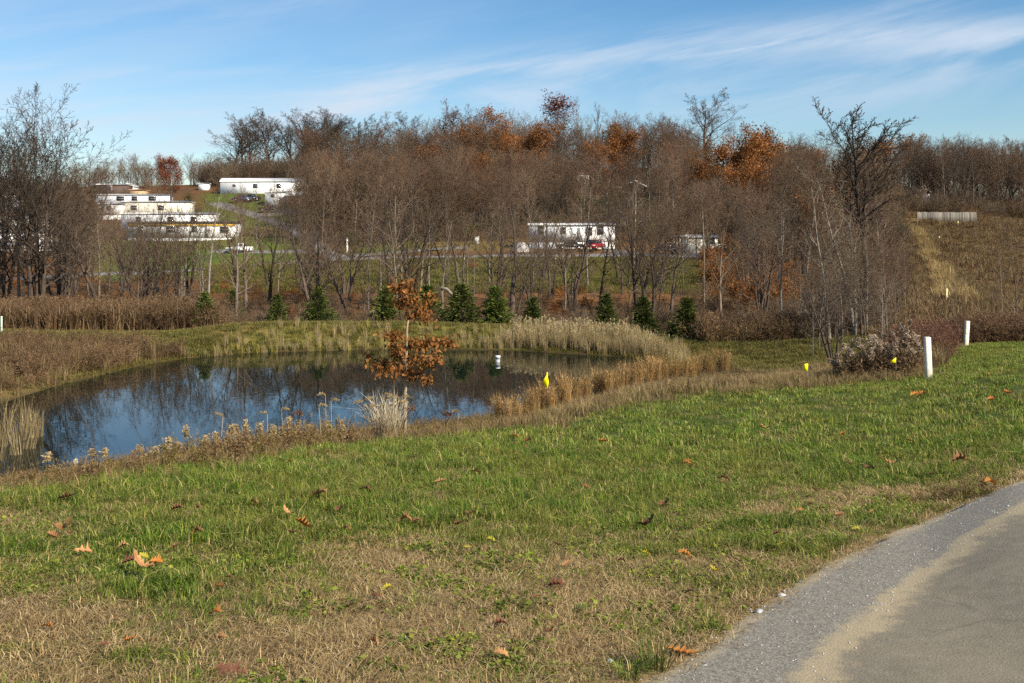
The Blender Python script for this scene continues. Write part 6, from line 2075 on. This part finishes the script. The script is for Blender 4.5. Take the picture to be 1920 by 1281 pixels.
def home(name, u0, u1, yb, yt, D_, wall, roof, label, skirt=None, trim=None, wins=(), door=None, depth=4.2, rz=0.0, roof_h=.35, group=None, cat='mobile home', gable=False):
    D_ = float(dm(D_))
    w_ = (u1 - u0) / F * D_
    zb, zt = Zp(D_, yb), Zp(D_, yt)
    h_ = zt - zb
    xm = X((u0 + u1) / 2, D_)
    o = tag(empty(name, (xm, D_, zb), rz), label, cat, group)
    hw = w_ / 2
    sk = .16 * h_ if skirt else 0
    body_top = h_ - roof_h
    MB().box(-hw, hw, 0, depth, sk - (1.6 if not skirt else 0), body_top).build('wall', M[wall], o)
    if skirt:
        MB().box(-hw + .04, hw - .04, .04, depth - .04, -1.6, sk - .004).build('skirting', M[skirt], o)
    # roof
    e = .18
    if gable:
        MB().prism([(-hw - e, body_top - .05), (hw + e, body_top - .05), (hw + e, body_top + .1), (0, h_ + .5), (-hw - e, body_top + .1)], -e, depth + e).build('roof', M[roof], o)
    else:
        V = MB()
        pr = [(-e, body_top + .002), (-e, body_top + .12), (depth * .25, body_top + roof_h * .8), (depth * .5, h_), (depth * .75, body_top + roof_h * .8), (depth + e, body_top + .12), (depth + e, body_top + .002)]
        n_ = len(pr)
        vs = [(-hw - e, a_, b_) for a_, b_ in pr] + [(hw + e, a_, b_) for a_, b_ in pr]
        V._add(vs, [(0, i, i + 1) for i in range(1, n_ - 1)] + [(n_, n_ + i + 1, n_ + i) for i in range(1, n_ - 1)], [(i, (i + 1) % n_, (i + 1) % n_ + n_, i + n_) for i in range(n_)][::1])
        V.build('roof', M[roof], o)
    if trim:
        MB().box(-hw - .02, hw + .02, -.05, -.003, body_top - .52, body_top - .02).build('trim', M[trim], o)
    for fx, fz, ww, wh in wins:
        win(0, -hw + fx * w_ - ww / 2, sk + fz, ww, wh, o)
    if door is not None:
        dx = -hw + door * w_
        d_ = MB().box(dx - .45, dx + .45, -.05, -.003, sk + .05, sk + 2.0).build('door', M['white_dull'], o)
        MB().box(dx + .3, dx + .38, -.09, -.052, sk + .95, sk + 1.05).build('handle', M['rim'], d_)
    # narrow battens of the metal siding
    return o, w_, h_


home('mobile_home', 240, 441, 452, 415, 165, 'white', 'roof_dark', 'long white mobile home with a yellow band under its eaves', skirt='white_bright', trim='yellow_trim', wins=[(.12, 1.0, .9, 1.0), (.4, .9, 1.4, 1.1), (.62, 1.0, .8, 1.0), (.9, .9, 1.4, 1.0)], door=.74)
home('mobile_home', 226, 398, 426, 398, 180, 'white', 'roof_light', 'white mobile home directly behind the yellow-banded one', wins=[(.2, 1, .9, .9), (.55, 1, 1.1, .9), (.8, 1, 1.0, .9)])
home('mobile_home', 226, 352, 402, 376, 196, 'cream', 'roof_grey', 'cream mobile home behind the two white ones', wins=[(.2, .9, 1.2, .9), (.6, .9, 1.0, .9)])
home('mobile_home', 184, 226, 408, 380, 194, 'white_dull', 'roof_grey', 'short grey-white trailer end left of the cream mobile home', skirt='white_bright', wins=[(.5, 1, .9, .9)])
home('mobile_home', 180, 312, 382, 363, 213, 'white', 'roof_grey', 'white mobile home above the cream one', wins=[(.35, .7, 1.6, .9), (.55, .7, 1.2, .9), (.8, .7, 1.5, .9)])
home('mobile_home', 176, 236, 362, 344, 231, 'brown_wall', 'roof_light', 'dark brown trailer with a thin white roof edge, highest on the left', wins=[(.5, .8, .9, .8)])
home('cottage', 228, 248, 360, 347, 236, 'white', 'roof_light', 'small white gable beside the dark brown trailer', gable=True, cat='house')
home('cottage', 243, 268, 364, 354, 230, 'tan', 'roof_tan', 'small tan house below the white gable', gable=False, cat='house')
home('mobile_home', -30, 100, 474, 432, 151, 'white', 'roof_grey', 'long white mobile home behind the huge tree at the far left', skirt='white_bright', wins=[(.35, 1, .9, 1), (.7, 1, 1.2, 1)])
home('mobile_home', -30, 88, 424, 400, 178, 'white_dull', 'roof_tan', 'off-white trailer with a pinkish roof behind the huge tree', wins=[(.6, .8, 1, .9)])
home('mobile_home', -30, 22, 386, 361, 206, 'white', 'roof_grey', 'white mobile home cut by the left edge, highest there', wins=[(.7, 1, .9, .9)])
home('mobile_home', 413, 560, 362, 333, 226, 'white', 'roof_light', 'long white mobile home with a pale roof standing highest beside the lane', wins=[(.18, 1.5, .7, .5), (.45, 1.2, 1.0, .9), (.75, 1.2, 1.0, .9)], roof_h=1.0, depth=5)
home('mobile_home', 567, 587, 357, 338, 229, 'white', 'roof_light', 'small white gable end right of the highest long mobile home', gable=True, depth=6)
home('mobile_home', 497, 545, 383, 358, 206, 'white', 'roof_light', 'short white mobile home below the highest long one', wins=[(.3, 1.5, .7, .6)])
home('brick_house', 536, 632, 394, 357, 203, 'brick', 'roof_grey', 'brown brick house with a white window below the highest mobile home', wins=[(.22, .9, .9, 1.2), (.6, .9, .9, 1.2)], roof_h=1.2, depth=6, cat='house')
home('shed', 372, 390, 348, 343, 240, 'white', 'roof_light', 'small white shed on the low skyline', cat='shed', roof_h=.2, depth=2)
home('mobile_home', 992, 1153, 461, 418, 141, 'white', 'roof_light', 'white mobile home above the park road with a red car in front', skirt='white_bright', wins=[(.14, 1.1, .8, 1.2), (.40, 1.2, .7, .9), (.70, 1.0, .8, 1.1), (.83, 1.1, .75, 1.5)], door=.6)
home('cabin', 1290, 1346, 479, 440, 140, 'cream', 'roof_grey', 'pale cabin with a porch at the right end of the park road', wins=[(.78, 1.6, 1.0, .8)], cat='house', roof_h=.45)
pD = float(dm(139.5))
cz = Zp(pD, 479)
o = tag(empty('porch', (X(1276, pD), pD, cz)), 'open wooden porch with white posts left of the pale cabin', 'porch')
for k in range(5):
    MB().box(-.95 + k * .42, -.85 + k * .42, 0, .1, 0, 2.55).build('post', M['white_dull'], o)
MB().box(-1.1, 1.0, -.2, 2.5, 2.56, 2.72).build('roof', M['roof_grey'], o)
MB().box(-1.0, .95, .02, 2.4, -1.2, .35).build('deck', M['wood'], o)
home('trailer', 1342, 1366, 464, 458, 143, 'white', 'roof_light', 'low white flatbed trailer right of the pale cabin', cat='trailer', roof_h=.12, depth=2)
home('cottage', 1082, 1104, 346, 322, 229, 'white', 'roof_tan', 'white and tan house showing between trees above the red house', wins=[(.4, .8, .8, 1)], cat='house', roof_h=.6)
home('cottage', 1105, 1122, 342, 318, 231, 'tan', 'roof_tan', 'tan wing of the house above the red house', cat='house', roof_h=.6)
# the red house with white rakes and a porch
D_ = 210
xm, zb = X(1190, D_), Zp(D_, 368)
o = tag(empty('red_house', (xm, D_, zb)), 'red house with white-edged gable high in the wood', 'house')
MB().prism([(-2.2, -1.5), (2.2, -1.5), (2.2, 2.0), (0, 3.1), (-2.2, 2.0)], 0, 7).build('wall', M['red_wall'], o)
r_ = MB().prism([(-2.5, 1.98), (0, 3.28), (2.5, 1.98), (2.5, 2.15), (0, 3.47), (-2.5, 2.15)], -.3, 7.2).build('roof', M['roof_dark'], o)
MB().prism([(-2.6, 1.9), (0, 3.25), (2.6, 1.9), (2.6, 2.12), (0, 3.5), (-2.6, 2.12)], -.4, -.302).build('rake', M['white_bright'], r_)
p_ = MB().box(-4.6, -2.3, -.3, 4, 1.75, 1.95).build('porch_roof', M['white_bright'], o)
for px in (-4.5, -3.4):
    MB().box(px, px + .15, -.2, -.05, -1.5, 1.745).build('post', M['white_bright'], o)
win(0, -1.5, .4, .8, 1.1, o)
win(0, .9, .4, .8, 1.1, o)
# house gable in the trees behind the fence
D_ = 245
o = tag(empty('white_house', (X(1736, D_), D_, Zp(D_, 369))), 'small white gable of a house showing in the trees above the wooden fence', 'house')
MB().prism([(-.9, -3), (.9, -3), (.9, 1.1), (0, 1.7), (-.9, 1.1)], 0, 6).build('wall', M['white'], o)
MB().prism([(-1.3, .95), (0, 1.85), (1.3, .95), (1.3, 1.12), (0, 2.02), (-1.3, 1.12)], -.3, 6.2).build('roof', M['roof_grey'], o)
# tarp-covered heap and a wood fence
D_ = float(dm(138))
o = tag(empty('covered_heap', (X(977, D_), D_, Hs(X(977, D_), D_))), 'grey-white tarp-covered heap at the left end of the white mobile home', 'tarp')
V, Q = [], []
for i in range(6):
    f = i / 5
    for j in range(14):
        a_ = j / 14 * 6.283
        r_ = 1.05 * math.cos(f * 1.45) ** .6 * (1 + .1 * math.sin(a_ * 5 + i))
        V.append((r_ * math.cos(a_), r_ * .8 * math.sin(a_), 1.25 * math.sin(f * 1.5) * (1 + .06 * math.sin(a_ * 3)) - .05))
Q = [(i * 14 + j, i * 14 + (j + 1) % 14, i * 14 + 14 + (j + 1) % 14, i * 14 + 14 + j) for i in range(5) for j in range(14)]
add('tarp', mesh('tarp', V, [np.array(Q), np.array([[70 + j, 70 + (j + 1) % 14, 70] for j in range(1, 13)])], M['tarp'], True), o)

D_ = 207
x0, x1 = X(1720, D_), X(1831, D_)
fx = (x0 + x1) / 2
o = tag(empty('wooden_fence', (fx, D_, max(Zp(D_, 419), Hs(fx, D_)) + .45)), 'grey weathered board fence on the crest of the brown meadow', 'fence')
hw = (x1 - x0) / 2
nP = 56
pw = 2 * hw / nP
PK = [mesh('plank', *(lambda b: (np.concatenate(b.V), [np.concatenate(b.Q)]))(MB().box(.014, pw - .02, -.012, .012, -.8, 1.62 + hh_)), M['fence_wood']) for hh_ in (0, .09, -.08, .04)]
for i in range(nP):
    add('plank', PK[R.randrange(4)], o, (-hw + i * pw, R.uniform(-.012, .012), R.uniform(-.03, .03) - .16 * i / nP))
for z_ in (.2, 1.5):
    MB().box(-hw, hw, .03, .07, z_, z_ + .09).build('rail', M['fence_wood'], o)
for k, (u_, y_) in enumerate(((1745, 415), (1797, 412), (1832, 420))):
    xx_ = X(u_, 205.5)
    b = tag(add('small_bush', SH_GREEN[k % 2].data, None, (xx_, 205.5, Hs(xx_, 205.5)), (0, 0, k), .5), ['small dark green bush at the left part of the board fence', 'small green bush behind the yellow stake at the board fence', 'small green bush at the right end of the board fence'][k], 'bush')
BUSH = [(780, 446, 150, 1.0, 'round dark green bush at the left of the bare spur'), (818, 442, 152, 1.1, 'round olive bush behind the picnic table'), (665, 436, 152, 1.6, 'dark green bush above the lane junction'), (280, 448, 161, .8, 'small dark green bush against the yellow-banded mobile home'), (436, 446, 161, .8, 'green bush at the right corner of the yellow-banded mobile home'), (353, 362, 214, 1.4, 'dark conical bush below the red maple')]
for i, (u_, y_, D_, s_, lab) in enumerate(BUSH):
    D_ = float(dm(D_))
    xx_ = X(u_, D_)
    tag(add('green_bush', SH_GREEN[i % 2].data, None, (xx_, D_, Hs(xx_, D_) - .05), (0, 0, i * 2), s_), lab, 'bush')

# ------------------------------------------------------------------ cars
def car(u_, D_, paint, label, rz=0.0, s=1.0, z=None):
    D_ = float(dm(D_))
    xx_ = X(u_, D_)
    o = tag(empty('parked_car', (xx_, D_, (Hs(xx_, D_) + .12) if z is None else z), rz), label, 'car')
    o.scale = (s, s, s)
    W = .85
    prof = [(-2.1, .32), (-2.15, .62), (-2.0, .82), (-1.0, .92), (1.2, .95), (2.05, .90), (2.15, .6), (2.1, .3)]
    MB().prism(prof, -W, W).build('body', M[paint], o)
    cab = [(-1.05, .92), (-.45, 1.42), (.75, 1.45), (1.35, .95)]
    MB().prism(cab, -W + .1, W - .1).build('cabin', M['glass'], o)
    MB().prism([(-.5, 1.405), (-.42, 1.46), (.74, 1.49), (.82, 1.43), (.75, 1.452), (-.45, 1.422)], -W + .09, W - .09).build('roof', M[paint], o)
    for px in (-.1, .62):
        MB().box(px, px + .09, -W + .085, W - .085, .955, 1.43).build('pillar', M[paint], o)
    for wx_ in (-1.32, 1.35):
        for wy in (-W - .02, W + .02 - .2):
            t_ = MB().tube([(wx_, wy, .31), (wx_, wy + .2, .31)], [.31, .31], 12).build('wheel', M['tyre'], o)
            MB().tube([(wx_, wy - .008 if wy < 0 else wy + .2, .31), (wx_, wy if wy < 0 else wy + .208, .31)], [.19, .19], 10).build('rim', M['rim'], t_)
    for sy in (-.62, .62):
        MB().box(-2.17, -2.1, sy - .16, sy + .16, .62, .74).build('headlight', M['white_bright'], o)
        MB().box(2.12, 2.17, sy - .16, sy + .16, .64, .76).build('tail_light', M['red_paint'], o)
    return o


car(450, 150.5, 'white_car', 'white car parked on the gravel spur below the yellow-banded mobile home', .05, .92)
car(1115, 138, 'red_paint', 'red car parked in front of the white mobile home', 1.1, .95)
car(1068, 139, 'dark_paint', 'dark car half hidden in front of the door of the white mobile home', .1, .85)
car(505, 197, 'dark_paint', 'black car beside the short white mobile home', .1, 1.0)
car(455, 211, 'blue_paint', 'dark blue car on the grass below the highest white mobile home', 0, 1.0)
car(470, 213, 'dark_paint', 'second dark car parked behind the dark blue one', .2, 1.0)
car(428, 172, 'dark_paint', 'dark car behind the right end of the yellow-banded mobile home', .1, .95)
car(1250, 137, 'dark_paint', 'dark car left of the porch of the pale cabin', .3, .95)

# picnic table, meter box, broken branch
D_ = float(dm(141))
xx_ = X(815, D_)
o = tag(empty('picnic_table', (xx_, D_, Hs(xx_, D_))), 'weathered picnic table beside the park road', 'table')
for k in range(5):
    MB().box(-1.2, 1.2, -.4 + k * .165, -.4 + k * .165 + .15, .74, .78).build('plank', M['wood'], o)
for yb_ in (-.85, .6):
    MB().box(-1.2, 1.2, yb_, yb_ + .25, .44, .48).build('seat', M['wood'], o)
for px in (-.9, .82):
    MB().tube([(px, -.65, 0), (px, .15, .74)], [.05, .05], 4).build('leg', M['wood'], o)
    MB().tube([(px, .65, 0), (px, -.15, .74)], [.05, .05], 4).build('leg', M['wood'], o)
o = tag(empty('utility_box', (X(894, 146), 146, Hs(X(894, 146), 146))), 'pale utility box on the lawn left of the white mobile home', 'utility box')
MB().box(-.32, .32, -.2, .2, -.1, 1.0).build('body', M['concrete'], o)
MB().box(-.36, .36, -.24, .24, 1.002, 1.08).build('lid', M['white_dull'], o)
D_ = float(dm(90))
zb_ = Hs(X(828, D_), D_)
o = tag(empty('broken_branch', (X(828, D_), D_, zb_)), 'pale broken branch hanging down from a slim trunk beside the widest spruce', 'branch')
MB().tube([(0, .1, 0), (.05, .1, Zp(D_, 560) - zb_), (.0, .1, Zp(D_, 537) - zb_)], [.12, .10, .06], 6).build('stump', M['bark_grey'], o)
MB().tube([(X(826, D_) - X(828, D_), 0, Zp(D_, 540) - zb_), (X(838, D_) - X(828, D_), 0, Zp(D_, 542) - zb_), (X(847, D_) - X(828, D_), 0, Zp(D_, 552) - zb_), (X(852, D_) - X(828, D_), 0, Zp(D_, 562) - zb_)], [.09, .12, .10, .05], 6).build('limb', M['bark_pale'], o)
